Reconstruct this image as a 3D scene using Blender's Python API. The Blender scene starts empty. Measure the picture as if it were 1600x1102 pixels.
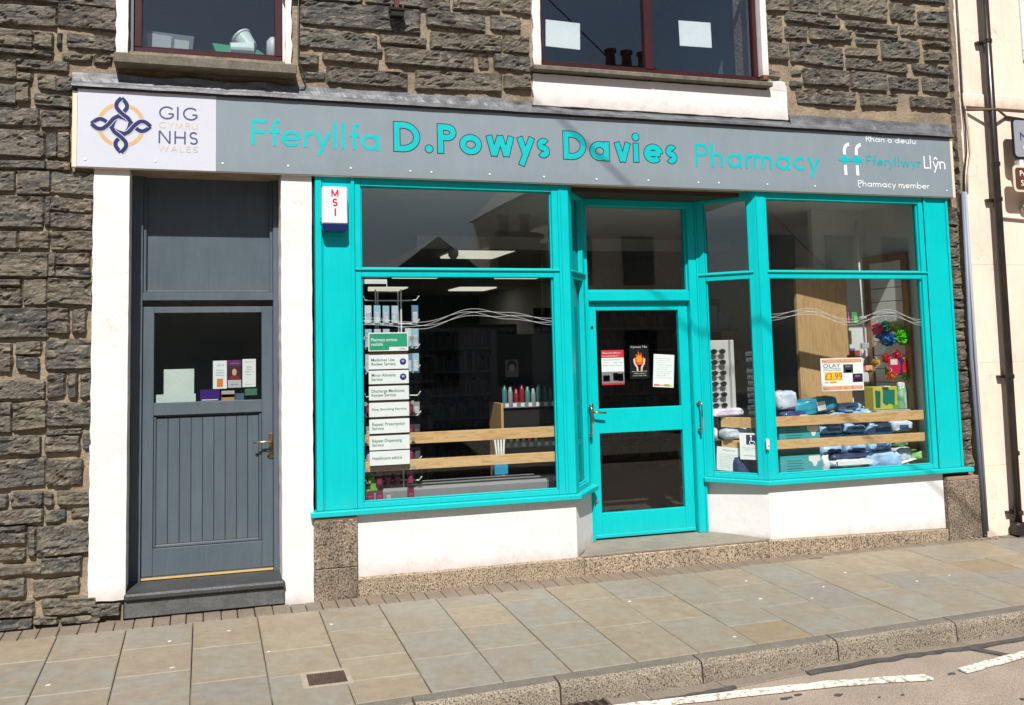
import bpy, bmesh, math, random
from mathutils import Matrix, Vector, noise
random.seed(7)
S = bpy.context.scene
C = S.collection
R = math.radians

# ------------------------------------------------------------ camera
cam_d = bpy.data.cameras.new('camera'); cam = bpy.data.objects.new('camera', cam_d); C.objects.link(cam)
yaw, pitch, roll = R(16.3), R(4.62), R(-1.16)
fwd = Vector((math.sin(yaw)*math.cos(pitch), math.cos(yaw)*math.cos(pitch), math.sin(pitch)))
rt = Vector((math.cos(yaw), -math.sin(yaw), 0)); up = rt.cross(fwd)
r2 = math.cos(roll)*rt + math.sin(roll)*up; u2 = -math.sin(roll)*rt + math.cos(roll)*up
m = Matrix((r2, u2, -fwd)).transposed().to_4x4(); m.translation = (-0.778, -6.613, 1.751)
cam.matrix_world = m
cam_d.sensor_width = 36; cam_d.lens = 31.5
cam_d.shift_x = 72.4/1600; cam_d.shift_y = -115.7/1600
cam_d.clip_start = 0.05; cam_d.clip_end = 2000
S.camera = cam

# ------------------------------------------------------------ light
SUN_AZ = R(15); SUN_EL = R(51.2)      # 15 degrees to the left of straight-on
d = Vector((-math.sin(SUN_AZ)*math.cos(SUN_EL), -math.cos(SUN_AZ)*math.cos(SUN_EL), math.sin(SUN_EL)))
W = bpy.data.worlds.new('World'); S.world = W; W.use_nodes = True
nt = W.node_tree; bg = nt.nodes['Background']
sky = nt.nodes.new('ShaderNodeTexSky'); sky.sky_type = 'NISHITA'; sky.sun_disc = False
sky.sun_elevation = SUN_EL; sky.sun_rotation = math.atan2(d.x, d.y)
nt.links.new(sky.outputs[0], bg.inputs[0]); bg.inputs[1].default_value = 0.05
sl = bpy.data.lights.new('sun', 'SUN'); sl.energy = 5.0; sl.angle = R(0.5); sl.color = (1, 0.965, 0.92)
so = bpy.data.objects.new('sun', sl); C.objects.link(so); so.rotation_euler = (-d).to_track_quat('-Z', 'Y').to_euler()
so.location = (0, -5, 12)
S.view_settings.view_transform = 'Standard'; S.view_settings.look = 'None'
S.view_settings.exposure = 0.42; S.view_settings.gamma = 1; S.view_settings.use_curve_mapping = False
S.render.engine = 'CYCLES'; S.cycles.transparent_max_bounces = 16; S.cycles.max_bounces = 8

# ------------------------------------------------------------ materials
MATS = {}
def mat(name, c1, c2=None, rough=.6, scale=6, bump=0, bscale=40, metal=0, stretch=(1,1,1), spec=.5, fine=0.12, detail=6, emit=0, lo=.35, hi=.65):
    if name in MATS: return MATS[name]
    M = bpy.data.materials.new(name); M.use_nodes = True; MATS[name] = M
    N = M.node_tree.nodes; L = M.node_tree.links; b = N['Principled BSDF']
    b.inputs['Roughness'].default_value = rough; b.inputs['Metallic'].default_value = metal
    b.inputs['Specular IOR Level'].default_value = spec
    c2 = c2 or tuple(x*.86 for x in c1)
    tc = N.new('ShaderNodeTexCoord'); oi = N.new('ShaderNodeObjectInfo')
    mu = N.new('ShaderNodeMath'); mu.operation = 'MULTIPLY'; mu.inputs[1].default_value = 37; L.new(oi.outputs['Random'], mu.inputs[0])
    ad = N.new('ShaderNodeVectorMath'); ad.operation = 'ADD'; L.new(tc.outputs['Object'], ad.inputs[0]); L.new(mu.outputs[0], ad.inputs[1])
    mp = N.new('ShaderNodeMapping'); mp.inputs['Scale'].default_value = stretch; L.new(ad.outputs[0], mp.inputs['Vector'])
    n1 = N.new('ShaderNodeTexNoise'); n1.inputs['Scale'].default_value = scale; n1.inputs['Detail'].default_value = detail; n1.inputs['Roughness'].default_value = .6
    L.new(mp.outputs[0], n1.inputs['Vector'])
    rp = N.new('ShaderNodeValToRGB'); rp.color_ramp.elements[0].position = lo; rp.color_ramp.elements[1].position = hi
    rp.color_ramp.elements[0].color = (*c1, 1); rp.color_ramp.elements[1].color = (*c2, 1); L.new(n1.outputs[0], rp.inputs[0])
    col = rp.outputs[0]
    if fine:
        n2 = N.new('ShaderNodeTexNoise'); n2.inputs['Scale'].default_value = scale*13; n2.inputs['Detail'].default_value = 3; L.new(mp.outputs[0], n2.inputs['Vector'])
        r2_ = N.new('ShaderNodeMapRange'); r2_.inputs[1].default_value = .3; r2_.inputs[2].default_value = .7
        r2_.inputs[3].default_value = 1-fine; r2_.inputs[4].default_value = 1+fine; L.new(n2.outputs[0], r2_.inputs[0])
        mx = N.new('ShaderNodeVectorMath'); mx.operation = 'SCALE'; L.new(col, mx.inputs[0]); L.new(r2_.outputs[0], mx.inputs['Scale']); col = mx.outputs[0]
    L.new(col, b.inputs['Base Color'])
    if bump:
        n3 = N.new('ShaderNodeTexNoise'); n3.inputs['Scale'].default_value = bscale; n3.inputs['Detail'].default_value = 5; L.new(mp.outputs[0], n3.inputs['Vector'])
        bp = N.new('ShaderNodeBump'); bp.inputs['Strength'].default_value = bump; bp.inputs['Distance'].default_value = .01
        L.new(n3.outputs[0], bp.inputs['Height']); L.new(bp.outputs[0], b.inputs['Normal'])
    if emit:
        b.inputs['Emission Color'].default_value = (*c1, 1); b.inputs['Emission Strength'].default_value = emit
    M['_col'] = 1
    return M
def flat(name, c, rough=.6, metal=0, **k): return mat(name, c, tuple(x*.93 for x in c), rough, metal=metal, fine=.04, **k)

def speckle(name, base, dark, light, scale=260, rough=.75, bump=.35, big=(.85, 1.1)):
    M = bpy.data.materials.new(name); M.use_nodes = True; MATS[name] = M
    N = M.node_tree.nodes; L = M.node_tree.links; b = N['Principled BSDF']; b.inputs['Roughness'].default_value = rough
    tc = N.new('ShaderNodeTexCoord'); oi = N.new('ShaderNodeObjectInfo')
    ad = N.new('ShaderNodeVectorMath'); ad.operation = 'ADD'; L.new(tc.outputs['Object'], ad.inputs[0]); L.new(oi.outputs['Random'], ad.inputs[1])
    v = N.new('ShaderNodeTexNoise'); v.inputs['Scale'].default_value = scale; v.inputs['Detail'].default_value = 2; L.new(ad.outputs[0], v.inputs['Vector'])
    rp = N.new('ShaderNodeValToRGB'); e = rp.color_ramp.elements; e[0].position = .36; e[0].color = (*dark, 1); e[1].position = .48; e[1].color = (*base, 1)
    e2 = e.new(.57); e2.color = (*base, 1); e3 = e.new(.68); e3.color = (*light, 1); L.new(v.outputs[0], rp.inputs[0])
    n = N.new('ShaderNodeTexNoise'); n.inputs['Scale'].default_value = 2.5; n.inputs['Detail'].default_value = 5; L.new(ad.outputs[0], n.inputs['Vector'])
    mr = N.new('ShaderNodeMapRange'); mr.inputs[1].default_value = .35; mr.inputs[2].default_value = .65; mr.inputs[3].default_value = big[0]; mr.inputs[4].default_value = big[1]; L.new(n.outputs[0], mr.inputs[0])
    sc = N.new('ShaderNodeVectorMath'); sc.operation = 'SCALE'; L.new(rp.outputs[0], sc.inputs[0]); L.new(mr.outputs[0], sc.inputs['Scale']); L.new(sc.outputs[0], b.inputs['Base Color'])
    bp = N.new('ShaderNodeBump'); bp.inputs['Strength'].default_value = bump; bp.inputs['Distance'].default_value = .004; L.new(v.outputs[0], bp.inputs['Height']); L.new(bp.outputs[0], b.inputs['Normal'])
    return M

def ramp_random(M_nodes, L, rnd, stops):
    rp = M_nodes.new('ShaderNodeValToRGB'); rp.color_ramp.interpolation = 'CONSTANT'; e = rp.color_ramp.elements
    e[0].position = 0; e[0].color = (*stops[0][1], 1); e[1].position = stops[1][0]; e[1].color = (*stops[1][1], 1)
    for p, c in stops[2:]: q = e.new(p); q.color = (*c, 1)
    L.new(rnd, rp.inputs[0]); return rp.outputs[0]

def stone_mat(name, palette, streak=(.21,.165,.115), dark=(.012,.012,.013)):
    M = bpy.data.materials.new(name); M.use_nodes = True; MATS[name] = M
    N = M.node_tree.nodes; L = M.node_tree.links; b = N['Principled BSDF']; b.inputs['Roughness'].default_value = .62
    tc = N.new('ShaderNodeTexCoord'); oi = N.new('ShaderNodeObjectInfo')
    mu = N.new('ShaderNodeMath'); mu.operation = 'MULTIPLY'; mu.inputs[1].default_value = 41; L.new(oi.outputs['Random'], mu.inputs[0])
    ad = N.new('ShaderNodeVectorMath'); ad.operation = 'ADD'; L.new(tc.outputs['Object'], ad.inputs[0]); L.new(mu.outputs[0], ad.inputs[1])
    tl = N.new('ShaderNodeMath'); tl.operation = 'MULTIPLY_ADD'; tl.inputs[1].default_value = .9; tl.inputs[2].default_value = -.35; L.new(oi.outputs['Random'], tl.inputs[0])
    rv = N.new('ShaderNodeVectorRotate'); rv.rotation_type = 'Y_AXIS'; L.new(ad.outputs[0], rv.inputs['Vector']); L.new(tl.outputs[0], rv.inputs['Angle'])
    mp = N.new('ShaderNodeMapping'); mp.inputs['Scale'].default_value = (1, 1, 3.4); L.new(rv.outputs[0], mp.inputs['Vector'])
    base = ramp_random(N, L, oi.outputs['Random'], palette)
    def nz(s, det, dist=0, src=mp.outputs[0], rough=.65):
        n = N.new('ShaderNodeTexNoise'); n.inputs['Scale'].default_value = s; n.inputs['Detail'].default_value = det; n.inputs['Roughness'].default_value = rough; n.inputs['Distortion'].default_value = dist
        L.new(src, n.inputs['Vector']); return n.outputs[0]
    def mixc(fac, a, bb):
        x = N.new('ShaderNodeMix'); x.data_type = 'RGBA'; L.new(fac, x.inputs[0])
        if isinstance(a, tuple): x.inputs[6].default_value = (*a, 1)
        else: L.new(a, x.inputs[6])
        if isinstance(bb, tuple): x.inputs[7].default_value = (*bb, 1)
        else: L.new(bb, x.inputs[7])
        return x.outputs[2]
    def rng(v, a, c, o0=0, o1=1):
        r = N.new('ShaderNodeMapRange'); r.inputs[1].default_value = a; r.inputs[2].default_value = c; r.inputs[3].default_value = o0; r.inputs[4].default_value = o1; L.new(v, r.inputs[0]); return r.outputs[0]
    big = nz(4, 5, .5); mid = nz(13, 9, .8, rough=.72); fin = nz(70, 5, .3, rough=.75); tan = nz(9, 6, 1.2, ad.outputs[0])
    c = mixc(rng(big, .46, .70, 0, .7), base, streak)
    c = mixc(rng(tan, .52, .63, 0, .85), c, (.22,.185,.135))
    c = mixc(rng(mid, .40, .49, .85, 0), c, dark)
    lich = nz(48, 4, 0, mp.outputs[0], .7)
    c = mixc(rng(lich, .60, .68, 0, .8), c, (.42, .40, .35))
    sc = N.new('ShaderNodeVectorMath'); sc.operation = 'SCALE'; L.new(c, sc.inputs[0]); L.new(rng(fin, .3, .7, .55, 1.55), sc.inputs['Scale']); L.new(sc.outputs[0], b.inputs['Base Color'])
    b1 = N.new('ShaderNodeBump'); b1.inputs['Strength'].default_value = .8; b1.inputs['Distance'].default_value = .02; L.new(mid, b1.inputs['Height'])
    b2 = N.new('ShaderNodeBump'); b2.inputs['Strength'].default_value = .8; b2.inputs['Distance'].default_value = .006; L.new(fin, b2.inputs['Height']); L.new(b1.outputs[0], b2.inputs['Normal']); L.new(b2.outputs[0], b.inputs['Normal'])
    return M
STONE = stone_mat('slate_stone', [(0, (.078,.076,.064)), (.14, (.125,.108,.078)), (.28, (.058,.060,.056)), (.42, (.13,.108,.074)), (.56, (.095,.092,.074)), (.70, (.070,.060,.046)), (.82, (.150,.128,.092)), (.92, (.085,.070,.050))])

def paving_mat():
    M = bpy.data.materials.new('paving_stone'); M.use_nodes = True
    N = M.node_tree.nodes; L = M.node_tree.links; b = N['Principled BSDF']; b.inputs['Roughness'].default_value = .62
    tc = N.new('ShaderNodeTexCoord'); oi = N.new('ShaderNodeObjectInfo')
    mu = N.new('ShaderNodeMath'); mu.operation = 'MULTIPLY'; mu.inputs[1].default_value = 53; L.new(oi.outputs['Random'], mu.inputs[0])
    ad = N.new('ShaderNodeVectorMath'); ad.operation = 'ADD'; L.new(tc.outputs['Object'], ad.inputs[0]); L.new(mu.outputs[0], ad.inputs[1])
    base = ramp_random(N, L, oi.outputs['Random'], [(0,(.235,.21,.165)),(.2,(.255,.215,.155)),(.38,(.225,.21,.175)),(.55,(.265,.22,.155)),(.68,(.235,.215,.175)),(.84,(.21,.195,.165)),(.93,(.24,.18,.115))])
    n = N.new('ShaderNodeTexNoise'); n.inputs['Scale'].default_value = 3.2; n.inputs['Detail'].default_value = 2; n.inputs['Distortion'].default_value = .8; L.new(ad.outputs[0], n.inputs['Vector'])
    r = N.new('ShaderNodeMapRange'); r.inputs[1].default_value = .50; r.inputs[2].default_value = .53; r.inputs[4].default_value = .5; L.new(n.outputs[0], r.inputs[0])
    x = N.new('ShaderNodeMix'); x.data_type = 'RGBA'; L.new(r.outputs[0], x.inputs[0]); L.new(base, x.inputs[6]); x.inputs[7].default_value = (.235,.185,.125,1)
    n2 = N.new('ShaderNodeTexNoise'); n2.inputs['Scale'].default_value = 14; n2.inputs['Detail'].default_value = 8; n2.inputs['Roughness'].default_value = .7; L.new(ad.outputs[0], n2.inputs['Vector'])
    r2_ = N.new('ShaderNodeMapRange'); r2_.inputs[1].default_value = .3; r2_.inputs[2].default_value = .7; r2_.inputs[3].default_value = .84; r2_.inputs[4].default_value = 1.13; L.new(n2.outputs[0], r2_.inputs[0])
    sc = N.new('ShaderNodeVectorMath'); sc.operation = 'SCALE'; L.new(x.outputs[2], sc.inputs[0]); L.new(r2_.outputs[0], sc.inputs['Scale'])
    # small dark marks
    n4 = N.new('ShaderNodeTexNoise'); n4.inputs['Scale'].default_value = 17; n4.inputs['Detail'].default_value = 3; L.new(tc.outputs['Object'], n4.inputs['Vector'])
    n4.noise_dimensions = '4D'; L.new(mu.outputs[0], n4.inputs['W'])
    r4 = N.new('ShaderNodeMapRange'); r4.inputs[1].default_value = .69; r4.inputs[2].default_value = .76; r4.inputs[4].default_value = .55; L.new(n4.outputs[0], r4.inputs[0])
    x4 = N.new('ShaderNodeMix'); x4.data_type = 'RGBA'; L.new(r4.outputs[0], x4.inputs[0]); L.new(sc.outputs[0], x4.inputs[6]); x4.inputs[7].default_value = (.07,.065,.055,1)
    L.new(x4.outputs[2], b.inputs['Base Color'])
    bp = N.new('ShaderNodeBump'); bp.inputs['Strength'].default_value = .25; bp.inputs['Distance'].default_value = .006; L.new(n2.outputs[0], bp.inputs['Height']); L.new(bp.outputs[0], b.inputs['Normal'])
    return M

def wood_mat(name, c1, c2, axis_stretch=(1.2, 8, 14), knot=True):
    M = bpy.data.materials.new(name); M.use_nodes = True; MATS[name] = M
    N = M.node_tree.nodes; L = M.node_tree.links; b = N['Principled BSDF']; b.inputs['Roughness'].default_value = .5
    tc = N.new('ShaderNodeTexCoord'); oi = N.new('ShaderNodeObjectInfo')
    ad = N.new('ShaderNodeVectorMath'); ad.operation = 'ADD'; L.new(tc.outputs['Object'], ad.inputs[0]); L.new(oi.outputs['Random'], ad.inputs[1])
    mp = N.new('ShaderNodeMapping'); mp.inputs['Scale'].default_value = axis_stretch; L.new(ad.outputs[0], mp.inputs['Vector'])
    n = N.new('ShaderNodeTexNoise'); n.inputs['Scale'].default_value = 2.2; n.inputs['Detail'].default_value = 3; n.inputs['Distortion'].default_value = .6; L.new(mp.outputs[0], n.inputs['Vector'])
    wv = N.new('ShaderNodeMath'); wv.operation = 'MULTIPLY'; wv.inputs[1].default_value = 34; L.new(n.outputs[0], wv.inputs[0])
    sn = N.new('ShaderNodeMath'); sn.operation = 'SINE'; L.new(wv.outputs[0], sn.inputs[0])
    r = N.new('ShaderNodeMapRange'); r.inputs[1].default_value = .2; r.inputs[2].default_value = 1; L.new(sn.outputs[0], r.inputs[0])
    x = N.new('ShaderNodeMix'); x.data_type = 'RGBA'; L.new(r.outputs[0], x.inputs[0]); x.inputs[6].default_value = (*c1, 1); x.inputs[7].default_value = (*c2, 1)
    out = x.outputs[2]
    if knot:
        v = N.new('ShaderNodeTexVoronoi'); v.inputs['Scale'].default_value = 2.1; mp2 = N.new('ShaderNodeMapping'); mp2.inputs['Scale'].default_value = (1, 1, 1.8); L.new(ad.outputs[0], mp2.inputs['Vector']); L.new(mp2.outputs[0], v.inputs['Vector'])
        r3 = N.new('ShaderNodeMapRange'); r3.inputs[1].default_value = .03; r3.inputs[2].default_value = .07; r3.inputs[3].default_value = 1; r3.inputs[4].default_value = 0; L.new(v.outputs['Distance'], r3.inputs[0])
        y = N.new('ShaderNodeMix'); y.data_type = 'RGBA'; L.new(r3.outputs[0], y.inputs[0]); L.new(out, y.inputs[6]); y.inputs[7].default_value = (.16, .07, .02, 1); out = y.outputs[2]
    L.new(out, b.inputs['Base Color']); return M

def glass_mat(name, rough=0.0, tint=(1,1,1), boost=1.0):
    M = bpy.data.materials.new(name); M.use_nodes = True; MATS[name] = M
    N = M.node_tree.nodes; L = M.node_tree.links; N.remove(N['Principled BSDF'])
    t = N.new('ShaderNodeBsdfTransparent'); t.inputs[0].default_value = (*tint, 1)
    g = N.new('ShaderNodeBsdfGlossy'); g.inputs['Roughness'].default_value = rough
    ge = N.new('ShaderNodeNewGeometry'); dt = N.new('ShaderNodeVectorMath'); dt.operation = 'DOT_PRODUCT'; L.new(ge.outputs['Normal'], dt.inputs[0]); L.new(ge.outputs['Incoming'], dt.inputs[1])
    def ma(op, a, b_=None, v=None):
        q = N.new('ShaderNodeMath'); q.operation = op; L.new(a, q.inputs[0]) if not isinstance(a, float) else setattr(q.inputs[0], 'default_value', a)
        if b_ is not None: L.new(b_, q.inputs[1])
        if v is not None: q.inputs[1].default_value = v
        return q.outputs[0]
    cth = ma('ABSOLUTE', dt.outputs['Value']); p5 = ma('POWER', ma('SUBTRACT', 1.0, cth), v=5.0)   # Schlick fresnel, same from both sides of the pane
    mlt = N.new('ShaderNodeMath'); mlt.operation = 'MULTIPLY_ADD'; L.new(p5, mlt.inputs[0]); mlt.inputs[1].default_value = .96; mlt.inputs[2].default_value = .04*boost
    # faint old-glass waviness
    tc = N.new('ShaderNodeTexCoord'); n = N.new('ShaderNodeTexNoise'); n.inputs['Scale'].default_value = 1.7; n.inputs['Detail'].default_value = 1; L.new(tc.outputs['Object'], n.inputs['Vector'])
    bp = N.new('ShaderNodeBump'); bp.inputs['Strength'].default_value = .05; bp.inputs['Distance'].default_value = .01; L.new(n.outputs[0], bp.inputs['Height']); L.new(bp.outputs[0], g.inputs['Normal'])
    x = N.new('ShaderNodeMixShader'); L.new(mlt.outputs[0], x.inputs[0]); L.new(t.outputs[0], x.inputs[1]); L.new(g.outputs[0], x.inputs[2])
    L.new(x.outputs[0], N['Material Output'].inputs[0]); return M

def plaster_mat(name, c, dirt=(.55,.5,.44)):
    M = mat(name, c, tuple(x*.95 for x in c), .7, scale=2.2, bump=.35, bscale=14, fine=.02)
    return M
def weathered(name, c, rough=.4, spec=.3, streak=(7,7,.7), var=.05, dirt=(.25,.2,.15), base=0, chips=0, cracks=0, bump=.12):
    """painted or rendered surface: brush streaks, chips, hairline cracks and splash dirt rising from the foot of each piece"""
    M = bpy.data.materials.new(name); M.use_nodes = True; MATS[name] = M
    N = M.node_tree.nodes; L = M.node_tree.links; b = N['Principled BSDF']; b.inputs['Specular IOR Level'].default_value = spec
    def nd(t, **k):
        q = N.new(t)
        for a_, v_ in k.items(): setattr(q, a_, v_)
        return q
    tc = nd('ShaderNodeTexCoord'); oi = nd('ShaderNodeObjectInfo')
    mu = nd('ShaderNodeMath', operation='MULTIPLY'); mu.inputs[1].default_value = 29; L.new(oi.outputs['Random'], mu.inputs[0])
    ad = nd('ShaderNodeVectorMath', operation='ADD'); L.new(tc.outputs['Object'], ad.inputs[0]); L.new(mu.outputs[0], ad.inputs[1])
    mp = nd('ShaderNodeMapping'); mp.inputs['Scale'].default_value = streak; L.new(ad.outputs[0], mp.inputs['Vector'])
    def nz(v, sc, det, ro=.6):
        q = nd('ShaderNodeTexNoise'); q.inputs['Scale'].default_value = sc; q.inputs['Detail'].default_value = det; q.inputs['Roughness'].default_value = ro; L.new(v, q.inputs['Vector']); return q.outputs[0]
    def rg(v, a, c_, o0, o1):
        q = nd('ShaderNodeMapRange'); q.inputs[1].default_value = a; q.inputs[2].default_value = c_; q.inputs[3].default_value = o0; q.inputs[4].default_value = o1; L.new(v, q.inputs[0]); return q.outputs[0]
    def mx(f, a, c_):
        q = nd('ShaderNodeMix', data_type='RGBA'); L.new(f, q.inputs[0])
        for i_, v_ in ((6, a), (7, c_)):
            if isinstance(v_, tuple): q.inputs[i_].default_value = (*v_, 1)
            else: L.new(v_, q.inputs[i_])
        return q.outputs[2]
    st = nz(mp.outputs[0], 6, 5); bl = nz(ad.outputs[0], 1.6, 6)
    sc_ = nd('ShaderNodeVectorMath', operation='SCALE'); sc_.inputs[0].default_value = c
    sm = nd('ShaderNodeMath', operation='MULTIPLY'); L.new(rg(st, .3, .7, 1-var, 1+var), sm.inputs[0]); L.new(rg(bl, .3, .7, 1-var*1.3, 1+var), sm.inputs[1]); L.new(sm.outputs[0], sc_.inputs['Scale'])
    out = sc_.outputs[0]
    if chips: out = mx(rg(nz(ad.outputs[0], 31, 4, .7), .735, .75, 0, chips), out, dirt)
    if cracks:
        v = nd('ShaderNodeTexVoronoi', feature='DISTANCE_TO_EDGE'); v.inputs['Scale'].default_value = 2.3
        wq = nd('ShaderNodeVectorMath', operation='SCALE'); wq.inputs['Scale'].default_value = .35
        nn = nd('ShaderNodeTexNoise'); nn.inputs['Scale'].default_value = 6; nn.inputs['Detail'].default_value = 6; L.new(ad.outputs[0], nn.inputs['Vector']); L.new(nn.outputs['Color'], wq.inputs[0])
        a2 = nd('ShaderNodeVectorMath', operation='ADD'); L.new(ad.outputs[0], a2.inputs[0]); L.new(wq.outputs[0], a2.inputs[1]); L.new(a2.outputs[0], v.inputs['Vector'])
        cm = nd('ShaderNodeMath', operation='MULTIPLY'); L.new(rg(v.outputs['Distance'], .004, .010, cracks, 0), cm.inputs[0]); L.new(rg(nz(ad.outputs[0], 2.2, 2), .52, .60, 0, 1), cm.inputs[1])
        out = mx(cm.outputs[0], out, dirt)
    if base:
        sx = nd('ShaderNodeSeparateXYZ'); L.new(tc.outputs['Object'], sx.inputs[0])
        mm = nd('ShaderNodeMath', operation='MULTIPLY_ADD'); mm.inputs[1].default_value = -.22; mm.inputs[2].default_value = .11; L.new(nz(ad.outputs[0], 9, 6, .7), mm.inputs[0])
        sb_ = nd('ShaderNodeMath', operation='ADD'); L.new(sx.outputs['Z'], sb_.inputs[0]); L.new(mm.outputs[0], sb_.inputs[1])
        out = mx(rg(sb_.outputs[0], -.01, .10, base, 0), out, dirt)
    L.new(out, b.inputs['Base Color']); L.new(rg(bl, .3, .7, rough-.08, rough+.1), b.inputs['Roughness'])
    b1 = nd('ShaderNodeBump'); b1.inputs['Strength'].default_value = bump; b1.inputs['Distance'].default_value = .01; L.new(st, b1.inputs['Height'])
    b2 = nd('ShaderNodeBump'); b2.inputs['Strength'].default_value = bump; b2.inputs['Distance'].default_value = .012; L.new(nz(ad.outputs[0], 8, 4), b2.inputs['Height']); L.new(b1.outputs[0], b2.inputs['Normal']); L.new(b2.outputs[0], b.inputs['Normal'])
    return M
TURQ = weathered('turquoise_paint', (0.0,.465,.475), .36, .25, (7,7,.7), .045, (.10,.20,.19), base=.15, chips=.6, bump=.09)
GREYD = weathered('grey_door_paint', (.080,.105,.126), .42, .35, (9,9,.6), .07, (.13,.13,.12), base=.25, chips=.5, bump=.15)
WHITE = weathered('white_render', (.70,.68,.665), .7, .3, (1,1,1), .03, (.42,.34,.27), base=.55, chips=.3, cracks=.28, bump=.3)
SIGNG = weathered('sign_grey', (.222,.268,.300), .30, .4, (2,2,.5), .03, (.16,.18,.19), base=.2, bump=.05)
SIGNW = mat('sign_white', (.56,.575,.64), (.55,.565,.63), .25, scale=2, fine=.01)
CREAMB = flat('cream_board', (.72,.62,.48))
AQUA = flat('aqua_vinyl', (.003,.46,.48), .4)
BLACK = flat('black_paint', (.012,.012,.013), .35)
NAVY = flat('navy_vinyl', (.012,.018,.10), .4)
GOLD = flat('gold_vinyl', (.62,.38,.17), .4)
WVIN = flat('white_vinyl', (.85,.86,.86), .4)
MAROON = mat('maroon_frame', (.052,.013,.014), (.042,.010,.011), .3, scale=5, fine=.03)
STEEL = flat('steel', (.6,.6,.6), .22, 1)
BRASS = flat('brass', (.55,.36,.12), .3, 1)
LEAD = mat('lead_sheet', (.17,.175,.185), (.075,.075,.08), .5, scale=5, bump=.6, bscale=12, stretch=(1,1,2.5), fine=.25)
MORTAR = mat('lime_mortar', (.31,.24,.16), (.19,.145,.10), .9, scale=5, bump=.9, bscale=45, fine=.2)
MORTARG = mat('old_mortar', (.26,.21,.155), (.15,.125,.1), .9, scale=5, bump=.9, bscale=45, fine=.2)
GRANITE = speckle('granite', (.33,.25,.17), (.035,.028,.022), (.50,.42,.32), 95)
GRANITED = speckle('weathered_granite', (.23,.18,.125), (.022,.019,.016), (.42,.34,.25), 85, .75, .35, (.6,1.2))
KERB = speckle('kerb_granite', (.25,.21,.155), (.045,.038,.03), (.40,.34,.265), 120)
KERBT = mat('kerb_top', (.165,.145,.115), (.125,.11,.09), .75, scale=9, bump=.3, bscale=80, fine=.25)
PAVE = paving_mat()
SETT = mat('sett_stone', (.21,.165,.12), (.16,.13,.10), .75, scale=7, bump=.4, bscale=50, fine=.2)
ROAD = speckle('road_surface', (.31,.245,.19), (.17,.13,.10), (.42,.36,.30), 150, .85, .6, (.88,1.08))
JOINT = mat('joint_sand', (.20,.155,.105), (.10,.08,.055), .95, scale=9, fine=.2)
GUTTER = mat('gutter_stone', (.215,.175,.135), (.17,.14,.11), .75, scale=6, bump=.35, bscale=60, fine=.2)
TAR = mat('tar', (.05,.048,.046), (.09,.082,.075), .6, scale=14, bump=.4, fine=.3)
RPAINT = mat('road_paint', (.66,.62,.55), (.33,.27,.215), .8, scale=30, bump=.4, fine=.25, lo=.52, hi=.60)
CONC = mat('concrete_step', (.25,.22,.175), (.19,.17,.135), .8, scale=6, bump=.3, fine=.2)
SLATE = mat('slate_sill', (.055,.056,.058), (.035,.036,.038), .45, scale=6, bump=.2, fine=.2)
SILLST = mat('stone_sill', (.16,.14,.10), (.09,.082,.062), .8, scale=9, bump=.4, fine=.25)
CREAM = weathered('cream_masonry', (.78,.64,.52), .75, .3, (3,3,.6), .05, (.40,.31,.22), base=.8, chips=.4, cracks=.45, bump=.3)
PIPEB = mat('black_pipe', (.014,.013,.012), (.03,.02,.015), .28, scale=9, fine=.1)
PIPEG = flat('grey_pipe', (.17,.2,.26), .5)
CABLE = flat('black_cable', (.02,.02,.02), .5)
RUST = mat('rust', (.14,.035,.018), (.07,.02,.012), .8, scale=20, fine=.3)
IRON = mat('rusty_iron', (.09,.05,.035), (.045,.028,.02), .7, scale=12, bump=.3, fine=.3)
PINE = wood_mat('pine', (.56,.36,.17), (.44,.25,.105))
OAK = wood_mat('oak_panel', (.50,.32,.155), (.42,.25,.11), (9, 5, 1.1), False)
GLASS = glass_mat('window_glass', 0, (.97,.985,.98), .85)
GLASST = glass_mat('transom_glass', 0, (.96,.98,.975), 2.3)
GLASSU = glass_mat('double_glazing', 0, (.95,.975,.98), 2.6)
ROOMW = flat('room_white', (.65,.65,.63), .8)
ROOMG = flat('room_green', (.04,.11,.06), .8)
ROOMD = flat('room_dark', (.022,.022,.025), .8)
CEIL = flat('ceiling_white', (.70,.70,.66), .8)
LAMP = flat('light_panel', (.9,.86,.7), .5, emit=.6)
PAPER = flat('paper', (.78,.80,.80), .6)
def colr(c): return flat('c_%d_%d_%d' % tuple(int(x*1000) for x in c), c, .45)

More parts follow.
